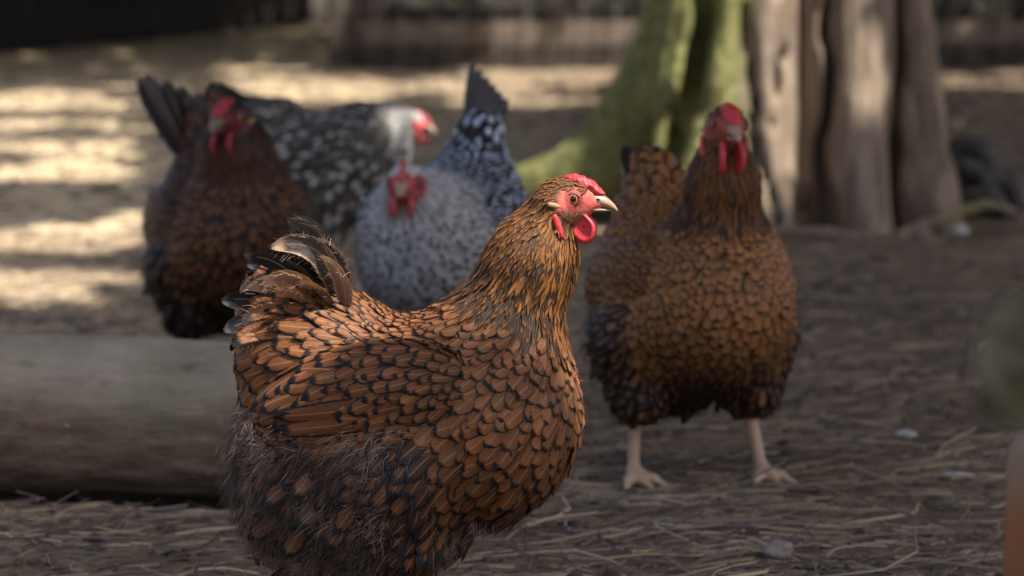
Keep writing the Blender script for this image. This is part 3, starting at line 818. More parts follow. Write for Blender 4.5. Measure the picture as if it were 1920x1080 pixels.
# brown hen behind, facing the camera
STY2 = dict(STY1, var=0.07, wisps=0, over=(0.06, 0.03, 0.014)); STY2.update(skin={'*': (0.03, 0.018, 0.012), 'neck': (0.05, 0.025, 0.012), 'crown': (0.14, 0.06, 0.025), 'face': (0.34, 0.075, 0.055), 'belly': (0.02, 0.015, 0.013)},
    chin=(0.18, 0.07, 0.04), leg=(0.48, 0.325, 0.225), paint=paint_laced((0.315, 0.128, 0.037), (0.25, 0.098, 0.028), speck=0.05, thr=0.68),
    down=lambda P, n: np.where(rng.random((n, 1)) < 0.22, tone(n, (0.09, 0.062, 0.045)), tone(n, (0.022, 0.017, 0.015))))
H2 = Hen(eye=(0.106, -0.014, 0.386), head_yaw=-10, head_pitch=2, A=(0.055, 0, 0.26), B=(0.078, -0.006, 0.325), C=(0.090, -0.012, 0.374), tail=(-0.125, 0.005, 0.318), tail_r=(0.056, 0.028),
         stride=0.016, stance=0.062, fat=0.96, rA=0.050, rB=0.0325, rC=0.0185, hs=1.22)
hen2 = make_hen(H2, 'golden brown laced hen facing the camera with both pale feet showing, before the trunk', (0.194, 3.94, 0.0), -68, STY2,
                vox=0.0034, cand=52000, n_single=150, n_down=10000, wattle=1.15, fs=0.80)
tail_plumes(hen2, (-0.085, 0, 0.275), [(-0.050 - 0.006 * i, (i - 2) * 0.012, 0.078 - 0.004 * i, -0.004, 0, 0.012, 0.016, (0.10, 0.045, 0.02) if i % 2 else (0.02, 0.015, 0.014), BLK, 0.72) for i in range(6)], face=(1, 0.3, 0.3))

# dark hen on the left
def paint_dark(P, reg, fc, fe, hen):
    n = len(P)
    setf(fc, fe, np.ones(n, bool), (0.075, 0.026, 0.010), (0.010, 0.008, 0.008), 0.6)
    k = reg == 'breast'; setf(fc, fe, k, (0.120, 0.046, 0.014), (0.010, 0.008, 0.008), 0.62)
    k = reg == 'belly'; setf(fc, fe, k, (0.03, 0.016, 0.010), (0.008, 0.007, 0.007), 0.5)
    k = reg == 'neck'; setf(fc, fe, k, (0.03, 0.012, 0.007), (0.095, 0.030, 0.011), 0.5)
    k = reg == 'crown'; setf(fc, fe, k, (0.015, 0.01, 0.008), (0.02, 0.012, 0.01), 0.5)
STY3 = dict(STY1, wisps=0, over=(0.07, 0.03, 0.012)); STY3.update(skin={'*': (0.015, 0.009, 0.007), 'crown': (0.02, 0.012, 0.01), 'face': (0.14, 0.018, 0.022)}, chin=(0.10, 0.02, 0.02), leg=(0.2, 0.14, 0.1), paint=paint_dark,
    down=lambda P, n: tone(n, (0.014, 0.011, 0.011)))
H3 = Hen(eye=(0.098, -0.030, 0.352), head_yaw=-40, head_pitch=4, hs=1.3, A=(0.050, 0, 0.25), B=(0.070, -0.012, 0.308), C=(0.080, -0.022, 0.345), tail=(-0.118, 0, 0.325), tail_r=(0.056, 0.034),
         stance=0.055, fat=1.06, rA=0.058, rB=0.042, rC=0.023)
hen3 = make_hen(H3, 'dark mahogany hen with a red face and black tail, standing behind the log', (-0.352, 4.72, 0.0), -72, STY3, vox=0.0042, cand=20000, n_single=0, n_down=5000, fs=1.1, wattle=1.0, skin=M_DARKCOMB, beak=M_DARKBEAK)
tail_plumes(hen3, (-0.09, 0, 0.275), [(-0.050 - 0.004 * (i % 3), -0.088 + 0.0115 * i, 0.118 - 0.0042 * i + 0.010 * (i % 2), -0.010, -0.020 + 0.002 * i, 0.014, 0.017,
    [(0.013, 0.012, 0.013), (0.05, 0.045, 0.042), (0.016, 0.014, 0.014)][i % 3], (0.07, 0.065, 0.06), [0.8, 0.5, 0.84][i % 3]) for i in range(8)]
    + [(-0.028, 0.004 + 0.006 * i, 0.112 - 0.006 * i, 0.0, 0, 0.02, 0.014, (0.055, 0.024, 0.012), (0.015, 0.01, 0.01), 0.7) for i in range(4)]
    + [(-0.045, -0.060 + 0.018 * i, 0.075, 0.0, -0.008, 0.012, 0.016, (0.05, 0.022, 0.012), (0.012, 0.01, 0.01), 0.66) for i in range(5)], face=(1, 0.25, 0.3))

# pale grey speckled hen
def paint_grey(P, reg, fc, fe, hen):
    n = len(P)
    setf(fc, fe, np.ones(n, bool), (0.05, 0.05, 0.055), (0.62, 0.64, 0.68), 0.34, 1.0)
    k = (reg == 'breast'); setf(fc, fe, k, (0.045, 0.044, 0.044), (0.50, 0.50, 0.51), 0.56, 1.0)
    kk = k & (rng.random(n) < 0.3); fc[kk, :3] = (0.18, 0.18, 0.19)
    k = reg == 'belly'; setf(fc, fe, k, (0.04, 0.038, 0.036), (0.46, 0.45, 0.44), 0.48, 1.0)
    k = np.isin(reg, ('back', 'tail', 'wing')); setf(fc, fe, k, (0.50, 0.58, 0.70), (0.018, 0.019, 0.024), 0.52, 1.0)
    k = reg == 'neck'; setf(fc, fe, k, (0.15, 0.15, 0.16), (0.70, 0.70, 0.71), 0.38)
    kk = k & (rng.random(n) < 0.5); fc[kk, :3] = (0.5, 0.5, 0.52)
    k = reg == 'crown'; setf(fc, fe, k, (0.62, 0.60, 0.58), (0.66, 0.64, 0.62), 0.4)
STY4 = dict(STY1, wisps=0, over=(0.4, 0.4, 0.41)); STY4.update(skin={'*': (0.16, 0.16, 0.165), 'crown': (0.5, 0.5, 0.5), 'face': (0.42, 0.085, 0.09), 'neck': (0.32, 0.32, 0.33)}, chin=(0.42, 0.10, 0.10), leg=(0.5, 0.4, 0.3), paint=paint_grey,
    down=lambda P, n: tone(n, (0.30, 0.29, 0.29)))
H4 = Hen(eye=(0.146, 0.010, 0.283), head_yaw=16, head_pitch=0, hs=1.32, A=(0.060, 0, 0.232), B=(0.096, 0.004, 0.254), C=(0.122, 0.008, 0.275), tail=(-0.112, 0.0, 0.325), tail_r=(0.058, 0.026), fat=1.08, rA=0.052, rB=0.036, rC=0.021)
hen4 = make_hen(H4, 'pale grey speckled hen with lowered red face and dark upright tail, behind the russet hen', (-0.083, 4.6, 0.0), -112, STY4, vox=0.0042, cand=20000, n_single=0, n_down=1500, comb='single', fs=0.82, wattle=0.78, skin=M_PALECOMB)
tail_plumes(hen4, (-0.088, 0, 0.30), [(-0.040 - 0.008 * i, (i - 2) * 0.006, 0.118 - 0.010 * i, -0.002, 0, 0.01, 0.016, (0.035, 0.037, 0.045), (0.06, 0.065, 0.08), 0.8) for i in range(6)])

# black hen with white spangles, farthest
def paint_spangle(P, reg, fc, fe, hen):
    n = len(P)
    setf(fc, fe, np.ones(n, bool), (0.42, 0.41, 0.39), (0.055, 0.050, 0.045), 0.50, 1.0)
    kk = rng.random(n) < 0.38; fc[kk, :3] = (0.10, 0.094, 0.086)
    k = reg == 'neck'; setf(fc, fe, k, (0.10, 0.095, 0.09), (0.34, 0.33, 0.31), 0.5)
    kk = k & (P[:, 0] > 0.112); fe[kk, :3] = (0.62, 0.60, 0.56); fc[kk, :3] = (0.4, 0.39, 0.37)
    k = reg == 'crown'; setf(fc, fe, k, (0.58, 0.55, 0.50), (0.58, 0.55, 0.50), 0.5)
STY5 = dict(STY1, wisps=0, over=(0.3, 0.29, 0.28)); STY5.update(skin={'*': (0.03, 0.03, 0.03), 'crown': (0.6, 0.58, 0.54), 'neck': (0.45, 0.43, 0.4), 'face': (0.55, 0.10, 0.10)}, chin=(0.5, 0.12, 0.11), leg=(0.4, 0.35, 0.3), paint=paint_spangle,
    down=lambda P, n: tone(n, (0.10, 0.095, 0.09)))
H5 = Hen(eye=(0.146, -0.006, 0.262), head_yaw=-24, head_pitch=6, hs=1.0, A=(0.070, 0, 0.240), B=(0.105, 0, 0.254), C=(0.130, -0.004, 0.260), tail=(-0.122, 0, 0.272), tail_r=(0.052, 0.026), rA=0.050, rB=0.034, rC=0.021)
hen5 = make_hen(H5, 'black hen spangled with white spots and a white head, hindmost of the flock', (-0.288, 5.75, 0.02), -6, STY5, vox=0.0045, cand=16000, n_single=0, n_down=800, fs=1.35, comb='single', wattle=0.8, skin=M_PALECOMB)
tail_plumes(hen5, (-0.10, 0, 0.27), [(-0.070 - 0.006 * i, (i - 2) * 0.010, 0.050 - 0.010 * i, -0.002, 0, 0.014, 0.018, (0.03, 0.03, 0.03), (0.2, 0.2, 0.2), 0.85) for i in range(5)])

# ------------------------------------------------------------------ ground
LOG_A, LOG_B, LOG_R = np.array([-1.15, 4.03, 0.084]), np.array([-0.175, 3.87, 0.076]), 0.081
def gz(x, y):
    x = np.asarray(x, float); y = np.asarray(y, float)
    P = np.stack([x, y, np.zeros_like(x)], -1)
    h = 0.004 * fbm(P, 9, 3) + 0.006 * vnoise(P, 2.2)
    h = h * np.clip(1.2 - np.abs(y) / 60, 0.3, 1)
    ab = (LOG_B - LOG_A)[:2]; t = np.clip(((x - LOG_A[0]) * ab[0] + (y - LOG_A[1]) * ab[1]) / (ab @ ab), 0, 1)
    dx, dy = x - LOG_A[0] - t * ab[0], y - LOG_A[1] - t * ab[1]
    dd = np.hypot(dx, dy)
    return h - 0.042 * np.exp(-((dd + np.where(dy > 0, 0.03, -0.02)) / 0.075) ** 2)
def ground_material():
    m, nt, nd, lk, bs = new_mat('dirt')
    co = nd.new('ShaderNodeTexCoord'); o = co.outputs['Object']
    n1 = noise(nt, o, 3.0, 5, 0.65); n2 = noise(nt, o, 40, 5, 0.7, (0.55, 1.6, 1)); n3 = noise(nt, o, 170, 3, 0.6, (0.5, 1.3, 1)); n4 = noise(nt, o, 0.7, 3, 0.5)
    base = ramp(nt, n2, [(0.28, (0.054, 0.036, 0.027)), (0.50, (0.165, 0.108, 0.076)), (0.72, (0.29, 0.20, 0.14))])
    straw = ramp(nt, n3, [(0.40, (0.10, 0.075, 0.05)), (0.62, (0.40, 0.31, 0.19))])
    c = mixc(nt, ramp(nt, n1, [(0.40, (0.12,) * 3), (0.62, (0.75,) * 3)]), base, straw)
    sep = nd.new('ShaderNodeSeparateXYZ'); lk.new(o, sep.inputs[0])
    # strawed area left and back, its colour also paled to brighten the sun patches
    mr = nd.new('ShaderNodeMapRange'); mr.inputs['From Min'].default_value = 0.5; mr.inputs['From Max'].default_value = -0.9
    lk.new(math_n(nt, 'ADD', sep.outputs[0], math_n(nt, 'MULTIPLY_ADD', n4, 1.2, -0.6)), mr.inputs['Value'])
    far = nd.new('ShaderNodeMapRange'); far.inputs['From Min'].default_value = 4.4; far.inputs['From Max'].default_value = 5.6; lk.new(sep.outputs[1], far.inputs['Value'])
    c = mixc(nt, math_n(nt, 'MULTIPLY', math_n(nt, 'MULTIPLY', mr.outputs[0], far.outputs[0]), 0.88), c, mixc(nt, n3, (0.40, 0.315, 0.20), (0.86, 0.69, 0.44)))
    lk.new(c, bs.inputs['Base Color'])
    bs.inputs['Roughness'].default_value = 0.9; bs.inputs['Specular IOR Level'].default_value = 0.2
    bump(nt, math_n(nt, 'ADD', n2, math_n(nt, 'MULTIPLY', n3, 0.5)), 0.9, 0.012, bs)
    return m
gx = np.concatenate([[-250, -120, -60, -30, -15, -8, -5], np.linspace(-3, 3, 221), [5, 8, 15, 30, 60, 120, 250]])
gy = np.concatenate([[-60, -30, -12, -5, 0], np.linspace(2.0, 9.0, 260), np.linspace(9.1, 26, 120), [32, 45, 70, 120, 220, 420]])
X, Y = np.meshgrid(gx, gy, indexing='ij')
Z = gz(X, Y)
ng = len(gy)
gq = np.array([[i * ng + j, (i + 1) * ng + j, (i + 1) * ng + j + 1, i * ng + j + 1] for i in range(len(gx) - 1) for j in range(ng - 1)])
link('ground', make_mesh('ground', np.stack([X, Y, Z], -1).reshape(-1, 3), gq, [ground_material()]), kind='structure', label='bare trodden dirt strewn with straw')

# straw: bent, thin, slightly folded stalks
def ground_points(n, y0, y1, margin=1.25, power=1.0):
    y = np.sqrt(rng.uniform(y0 ** 2, y1 ** 2, n)); x = rng.uniform(-1, 1, n) * (0.1362 * y * margin + 0.05)
    return x, y
xs, ys, sc = [], [], []
for n, y0, y1, k in ((17000, 3.2, 4.6, 1.0), (12000, 4.6, 7.0, 1.15), (9000, 7.0, 15.0, 1.5)):
    a, b = ground_points(n, y0, y1); xs.append(a); ys.append(b); sc.append(np.full(n, k))
xs, ys, sc = map(np.concatenate, (xs, ys, sc))
# drifts: keep more straw where a slow noise is high
kp = rng.random(len(xs)) < np.clip(0.50 + 0.55 * fbm(np.stack([xs, ys, xs * 0], -1), 2.6, 2) + np.where((xs < -0.2) & (ys > 4.3), 0.4, 0), 0.12, 1)
xs, ys, sc = xs[kp], ys[kp], sc[kp]; n = len(xs)
ang = rng.normal(0, 0.75, n) + np.where(rng.random(n) < 0.25, rng.uniform(0, 3.1, n), 0); Ls = np.exp(rng.normal(math.log(0.031), 0.60, n)) * sc; Ls = np.clip(Ls, 0.012, 0.17)
ws = rng.uniform(0.0004, 0.0010, n) * sc * np.clip(Ls / 0.05, 0.7, 1.6)
t = np.linspace(-0.5, 0.5, 4)
dirx, diry = np.cos(ang), np.sin(ang)
bend = rng.normal(0, 0.16, n)
cx = xs[:, None] + dirx[:, None] * Ls[:, None] * t - diry[:, None] * (bend * Ls)[:, None] * (t ** 2 * 4 - 0.5)
cy = ys[:, None] + diry[:, None] * Ls[:, None] * t + dirx[:, None] * (bend * Ls)[:, None] * (t ** 2 * 4 - 0.5)
tilt = np.abs(rng.normal(0, 0.10, n)); tilt[rng.random(n) < 0.05] *= 5
cz = gz(cx, cy) + 0.0015 + rng.uniform(0, 0.005, n)[:, None] + (Ls * np.clip(tilt, 0, 0.9))[:, None] * (t + 0.5) * 0.6
sx, sy = -diry[:, None] * ws[:, None], dirx[:, None] * ws[:, None]
E = lambda k, dz: np.stack([cx + sx * k, cy + sy * k, cz + dz * ws[:, None]], -1)
V = np.stack([E(-1, -0.6), E(0, 1.0), E(1, -0.6)], 2).reshape(n, -1, 3)
q0 = np.array([(3 * j + a, 3 * j + a + 1, 3 * j + a + 4, 3 * j + a + 3) for j in range(3) for a in range(2)])
qs = (q0[None] + (np.arange(n) * 12)[:, None, None]).reshape(-1, 4)
mix = rng.random((n, 1))
cs = np.where(mix < 0.30, tone(n, (0.37, 0.28, 0.18), 0.25), np.where(mix < 0.68, tone(n, (0.21, 0.16, 0.12), 0.3), tone(n, (0.10, 0.075, 0.055), 0.3)))
cs = np.clip(cs, 0, 0.7)
M_STRAW = attr_material('straw', 0.55, 0.35, transl=0.1)
link('straw', make_mesh('straw', V.reshape(-1, 3), qs, [M_STRAW], None, {'fc': np.repeat(np.concatenate([cs, np.ones((n, 1))], 1), 12, 0)}), kind='stuff', label='loose straw scattered over the dirt')
# crumbs of earth and bark
ico = bmesh.new(); bmesh.ops.create_icosphere(ico, subdivisions=1, radius=1); iv = np.array([v.co[:] for v in ico.verts]); it = np.array([[v.index for v in f.verts] for f in ico.faces]); ico.free()
x1, y1 = ground_points(3800, 3.2, 6.0); x2, y2 = ground_points(2600, 6.0, 14.0)
xc, yc = np.concatenate([x1, x2]), np.concatenate([y1, y2]); n = len(xc)
s = np.exp(rng.normal(math.log(0.0035), 0.45, n)) * np.where(yc > 6, 2.0, 1.0)
V = iv[None] * (1 + rng.normal(0, 0.18, (n, len(iv), 1))) * (s[:, None] * np.array([1.3, 1.0, 0.55])[None] * rng.uniform(0.7, 1.4, (n, 3)))[:, None]
V = V + np.stack([xc, yc, gz(xc, yc) + s * 0.25], -1)[:, None]
cc = np.where(rng.random((n, 1)) < 0.72, tone(n, (0.10, 0.075, 0.06), 0.35), tone(n, (0.24, 0.20, 0.165), 0.25))
qs = (it[None] + (np.arange(n) * len(iv))[:, None, None]).reshape(-1, 3)
M_CRUMB = attr_material('earth_crumb', 0.9, 0.2)
link('earth_crumbs', make_mesh('earth_crumbs', V.reshape(-1, 3), qs, [M_CRUMB], None, {'fc': np.repeat(np.concatenate([cc, np.ones((n, 1))], 1), len(iv), 0)}, smooth=False), kind='stuff', label='crumbs of earth and bark on the dirt')

# a few pieces lying about that can be told apart
M_STONE = flat_material('stone', (0.27, 0.225, 0.20), 0.8, 0.3, 0.35, 60, 90, 0.004)
M_PALE = flat_material('pale_chip', (0.52, 0.50, 0.48), 0.7, 0.3, 0.3, 90, 120, 0.002)
M_CHIP = flat_material('wood_chip', (0.26, 0.19, 0.13), 0.8, 0.2, 0.35, 70, 150, 0.002)
def lump(name, px, py, s, mat, label, cat, seed, group=None, sink=0.3):
    p = G(px, py)
    bm = bmesh.new(); bmesh.ops.create_icosphere(bm, subdivisions=3, radius=1)
    v = np.array([w.co[:] for w in bm.verts]); f = np.array([[w.index for w in fa.verts] for fa in bm.faces]); bm.free()
    v = v * (1 + 0.28 * fbm(v + seed * 3.7, 1.1, 3))[:, None] * np.array(s)
    o = link(name, make_mesh(name, v, f, [mat]), label=label, cat=cat, group=group, loc=(p[0], p[1], float(gz(p[0], p[1])) + s[2] * (1 - sink)))
    o.rotation_euler = (0, 0, seed * 1.3); return o
lump('stone', 1462, 1046, (0.017, 0.012, 0.010), M_STONE, 'small pinkish brown stone on the dirt by the bottom edge', 'stone', 1)
lump('stone', 1700, 822, (0.013, 0.008, 0.005), M_PALE, 'small white dropping right of the golden brown hen', 'stone', 2)  # white dropping, modelled as a pale lump
lump('stone', 1800, 440, (0.022, 0.015, 0.010), M_PALE, 'pale flint lying right below the trunk', 'stone', 3)
lump('stone', 1735, 448, (0.014, 0.011, 0.008), M_STONE, 'small brown stone beside the pale flint', 'stone', 4)
def chip(px, py, L, W, rz, tilt, mat, label, seed):
    p = G(px, py); k = 7
    xs_ = np.linspace(-L / 2, L / 2, k); v = []; rr = np.random.default_rng(seed)
    for x in xs_:
        w = W / 2 * (0.55 + 0.45 * math.cos(x / L * 2.4)) * rr.uniform(0.8, 1.2); h = 0.0025 * rr.uniform(0.7, 1.3); c = 0.004 * math.cos(x / L * 3)
        v.append([(x, -w, c), (x, w, c), (x, w * 0.9, c + h), (x, 0, c + h * 1.4), (x, -w * 0.9, c + h)])
    vv, f = loft(v)
    o = link('wood_chip', make_mesh('wood_chip', vv, f, [mat]), label=label, cat='wood chip', loc=(p[0], p[1], float(gz(p[0], p[1])) + 0.001))
    o.rotation_euler = (tilt, -0.05, rz)
chip(1745, 934, 0.045, 0.020, 0.25, 0.25, M_CHIP, 'curled brown wood chip lying in the straw at the right', 1)
chip(1790, 905, 0.040, 0.016, -0.2, -0.2, M_PALE, 'pale grey splinter just above the curled brown chip', 2)
chip(1600, 720, 0.090, 0.012, 0.45, 0.1, M_CHIP, 'long narrow sliver of bark right of the golden brown hen', 3)
chip(1500, 925, 0.040, 0.018, 0.1, 0.3, flat_material('dark_bark', (0.03, 0.024, 0.02), 0.9, 0.2), 'black scrap of bark beside the pale foot', 4)
nl = 420; lx, ly = ground_points(nl, 3.3, 6.5); PL = np.stack([lx, ly, gz(lx, ly) + 0.004], -1)
Vl, ql = leaf_cloud(PL, 0.016, 4.0); cl = np.repeat(np.concatenate([tone(nl, (0.13, 0.075, 0.04), 0.45), np.ones((nl, 1))], 1), 4, 0)
link('leaf_litter', make_mesh('leaf_litter', Vl, ql, [M_STRAW], None, {'fc': cl}, smooth=False), kind='stuff', label='bits of dead leaf lying among the straw')
for (px, py, a, L_, c_, lab) in ((1235, 985, 0.5, 0.030, (0.42, 0.40, 0.38), 'pale downy feather fallen on the dirt between the two brown hens'), (1640, 1010, 2.4, 0.034, (0.26, 0.12, 0.05), 'fallen rust coloured feather on the dirt at the lower right'),
                               (1560, 790, 1.1, 0.026, (0.45, 0.43, 0.42), 'small pale feather fallen right of the golden brown hen'), (180, 1035, 0.2, 0.032, (0.10, 0.09, 0.085), 'dark feather fallen on the dirt in front of the log')):
    p = G(px, py); d_ = np.array([math.cos(a), math.sin(a), 0]); z0 = float(gz(p[0], p[1])) + 0.003
    V, q, uv = spine_feather(-d_ * L_ / 2 + [0, 0, 0.001], np.array([0, 0, 0.006]), d_ * L_ / 2 + [0, 0, 0.004], L_ * 0.22, (0, 0.1, 1), 0.1, n=8, cup=0.3)
    o = feather_obj('loose_feather', V, q, uv, c_, tuple(0.6 * x for x in c_), None, 0.75); o.location = (p[0], p[1], z0); o['label'] = lab; o['category'] = 'feather'
# bent straws standing proud
def stalk(pts, r, mat, label):
    v, f = tube(np.array(pts), r, 6); link('straw_stalk', make_mesh('straw_stalk', v, f, [mat]), label=label, cat='straw stalk')
M_STALK = flat_material('stalk', (0.36, 0.28, 0.17), 0.6, 0.3, 0.2, 80)
a, b, c = G(1590, 905), G(1815, 890), G(1815, 930)
stalk([a + [0, 0, 0.004], (a + b) / 2 + [0, 0, 0.010], b + [0, 0, 0.014]], 0.0011, M_STALK, 'long thin stalk in the straw above the curled brown chip')
a, b = G(1100, 1060), G(1320, 1052)
stalk([a + [0, 0, 0.004], (a + b) / 2 + [0, 0.004, 0.008], b + [0, 0, 0.005]], 0.0014, M_STALK, 'longest pale stalk by the bottom edge, right of the russet hen')

# ------------------------------------------------------------------ log
def wood_log_material():
    m, nt, nd, lk, bs = new_mat('old_log')
    co = nd.new('ShaderNodeTexCoord'); o = co.outputs['Object']
    n1 = noise(nt, o, 6, 5, 0.6); n2 = noise(nt, o, 26, 5, 0.65, (0.5, 2.0, 2.0)); n3 = noise(nt, o, 90, 3, 0.6, (1.2, 0.6, 0.6)); n5 = noise(nt, o, 3, 4, 0.5, (1.6, 1, 1))
    c = ramp(nt, n2, [(0.30, (0.085, 0.056, 0.038)), (0.52, (0.200, 0.140, 0.096)), (0.72, (0.33, 0.25, 0.18))])
    sep = nd.new('ShaderNodeSeparateXYZ'); lk.new(o, sep.inputs[0])
    top = nd.new('ShaderNodeMapRange'); top.inputs['From Min'].default_value = 0.0; top.inputs['From Max'].default_value = 0.06
    lk.new(math_n(nt, 'ADD', sep.outputs[2], math_n(nt, 'MULTIPLY_ADD', n5, 0.12, -0.06)), top.inputs['Value'])
    alg = ramp(nt, n1, [(0.35, (0.19, 0.19, 0.125)), (0.50, (0.27, 0.245, 0.175)), (0.65, (0.37, 0.325, 0.25))])
    c = mixc(nt, math_n(nt, 'MULTIPLY', top.outputs[0], 0.75), c, alg)
    n6 = noise(nt, o, 5, 5, 0.7, (0.35, 3.2, 3.2)); crack = ramp(nt, n6, [(0.44, (0, 0, 0)), (0.485, (1, 1, 1)), (0.50, (1, 1, 1)), (0.545, (0, 0, 0))])
    n7 = noise(nt, o, 9, 4, 0.6)
    c = mixc(nt, math_n(nt, 'MULTIPLY', crack, ramp(nt, n7, [(0.54, (0, 0, 0)), (0.66, (0.5,) * 3)])), c, (0.05, 0.038, 0.03))
    c = mixc(nt, ramp(nt, noise(nt, o, 14, 4, 0.7), [(0.56, (0, 0, 0)), (0.70, (0.5,) * 3)]), c, (0.10, 0.075, 0.055))
    lk.new(c, bs.inputs['Base Color']); bs.inputs['Roughness'].default_value = 0.8; bs.inputs['Specular IOR Level'].default_value = 0.25
    bump(nt, math_n(nt, 'ADD', n2, math_n(nt, 'MULTIPLY', n3, 0.4)), 0.8, 0.006, bs)
    return m
def cutend_material():
    m, nt, nd, lk, bs = new_mat('sawn_end')
    co = nd.new('ShaderNodeTexCoord'); w = nd.new('ShaderNodeTexWave'); w.wave_type = 'RINGS'; w.rings_direction = 'X'
    w.inputs['Scale'].default_value = 28; w.inputs['Distortion'].default_value = 3; lk.new(co.outputs['Object'], w.inputs[0])
    lk.new(ramp(nt, w.outputs[0], [(0.2, (0.14, 0.10, 0.065)), (0.8, (0.26, 0.19, 0.12))]), bs.inputs['Base Color']); bs.inputs['Roughness'].default_value = 0.85
    return m
ax = LOG_B - LOG_A; Llog = np.linalg.norm(ax); rings = []
tl = np.linspace(0, 1, 60); al = np.linspace(0, 2 * math.pi, 48, endpoint=False)
for t_ in tl:
    r = LOG_R + 0.004 * (1 - t_)
    pts = np.stack([np.full(48, (t_ - 0.5) * Llog), np.cos(al), np.sin(al)], 1)
    rr = r * (1 + 0.055 * fbm(np.stack([pts[:, 0] * 3.0, pts[:, 1] * 0.9, pts[:, 2] * 0.9], 1), 1.5, 3) + 0.012 * vnoise(np.stack([pts[:, 0] * 14, pts[:, 1] * 3, pts[:, 2] * 3], 1), 1))
    if t_ in (tl[0], tl[-1]): rr = rr * 0.985
    rings.append(np.stack([pts[:, 0], pts[:, 1] * rr, pts[:, 2] * rr], 1))
v, f = loft(rings, caps=False)
log = thing('log', 'thick barkless grey log lying on the dirt with greenish top', 'log', tuple((LOG_A + LOG_B) / 2))
log.rotation_euler = (0, -math.asin(ax[2] / Llog), math.atan2(ax[1], ax[0]))
link('log_surface', make_mesh('log_surface', v, f, [wood_log_material()]), log)
M_END = cutend_material()
for i, sg in ((0, -1), (-1, 1)):
    R_ = rings[i]; v = np.vstack([R_, R_ * [1, 0.5, 0.5] + [sg * 0.002, 0, 0], [R_[:, 0].mean() + sg * 0.001, 0, 0]])
    k = 48; f4 = [(j, (j + 1) % k, k + (j + 1) % k, k + j) for j in range(k)]; f3 = [(k + j, k + (j + 1) % k, 2 * k) for j in range(k)]
    link('sawn_end', make_mesh('sawn_end', v, [np.array(f4), np.array(f3)], [M_END]), log)
M_KNOT = flat_material('knot', (0.20, 0.17, 0.13), 0.8, 0.2, 0.4, 80, 160, 0.003)
for x, zang, s in ((0.365, -0.62, 0.012), (0.26, -0.30, 0.007), (0.22, -0.02, 0.006), (-0.05, 0.3, 0.010)):
    vv, ff = uvsphere(1.0, 12, 8); vv = vv * np.array([s, 0.006, s * 0.7]) * (1 + 0.2 * fbm(vv, 2, 2))[:, None]
    vv = vv + np.array([x, -0.0775 * math.cos(zang), 0.0775 * math.sin(zang)])
    link('knot', make_mesh('knot', vv, ff, [M_KNOT]), log)

# ------------------------------------------------------------------ old trunk with flaring roots
TC = np.array([0.535, 7.35, 0.0])
roots = [((-0.07, -0.02, 0.62), (-0.19, -0.04, 0.31), (-0.35, 0.02, 0.105), (-0.66, 0.12, -0.01), 0.14, 0.095, 0.070, 0.045),
         ((-0.10, -0.12, 0.55), (-0.17, -0.21, 0.28), (-0.20, -0.27, 0.10), (-0.27, -0.36, -0.02), 0.10, 0.070, 0.060, 0.04),
         ((-0.04, -0.16, 0.45), (-0.05, -0.24, 0.22), (-0.045, -0.29, 0.08), (-0.03, -0.36, -0.02), 0.08, 0.055, 0.05, 0.04),
         ((0.10, -0.14, 0.45), (0.12, -0.20, 0.22), (0.13, -0.235, 0.08), (0.15, -0.29, -0.02), 0.11, 0.075, 0.07, 0.05),
         ((0.18, -0.06, 0.45), (0.22, -0.11, 0.22), (0.245, -0.135, 0.08), (0.27, -0.17, -0.02), 0.08, 0.06, 0.06, 0.05),
         ((0.15, 0.12, 0.45), (0.22, 0.2, 0.22), (0.28, 0.26, 0.08), (0.36, 0.34, -0.02), 0.1, 0.07, 0.06, 0.05),
         ((-0.05, 0.15, 0.45), (-0.09, 0.24, 0.22), (-0.13, 0.32, 0.08), (-0.2, 0.42, -0.02), 0.1, 0.07, 0.06, 0.05)]
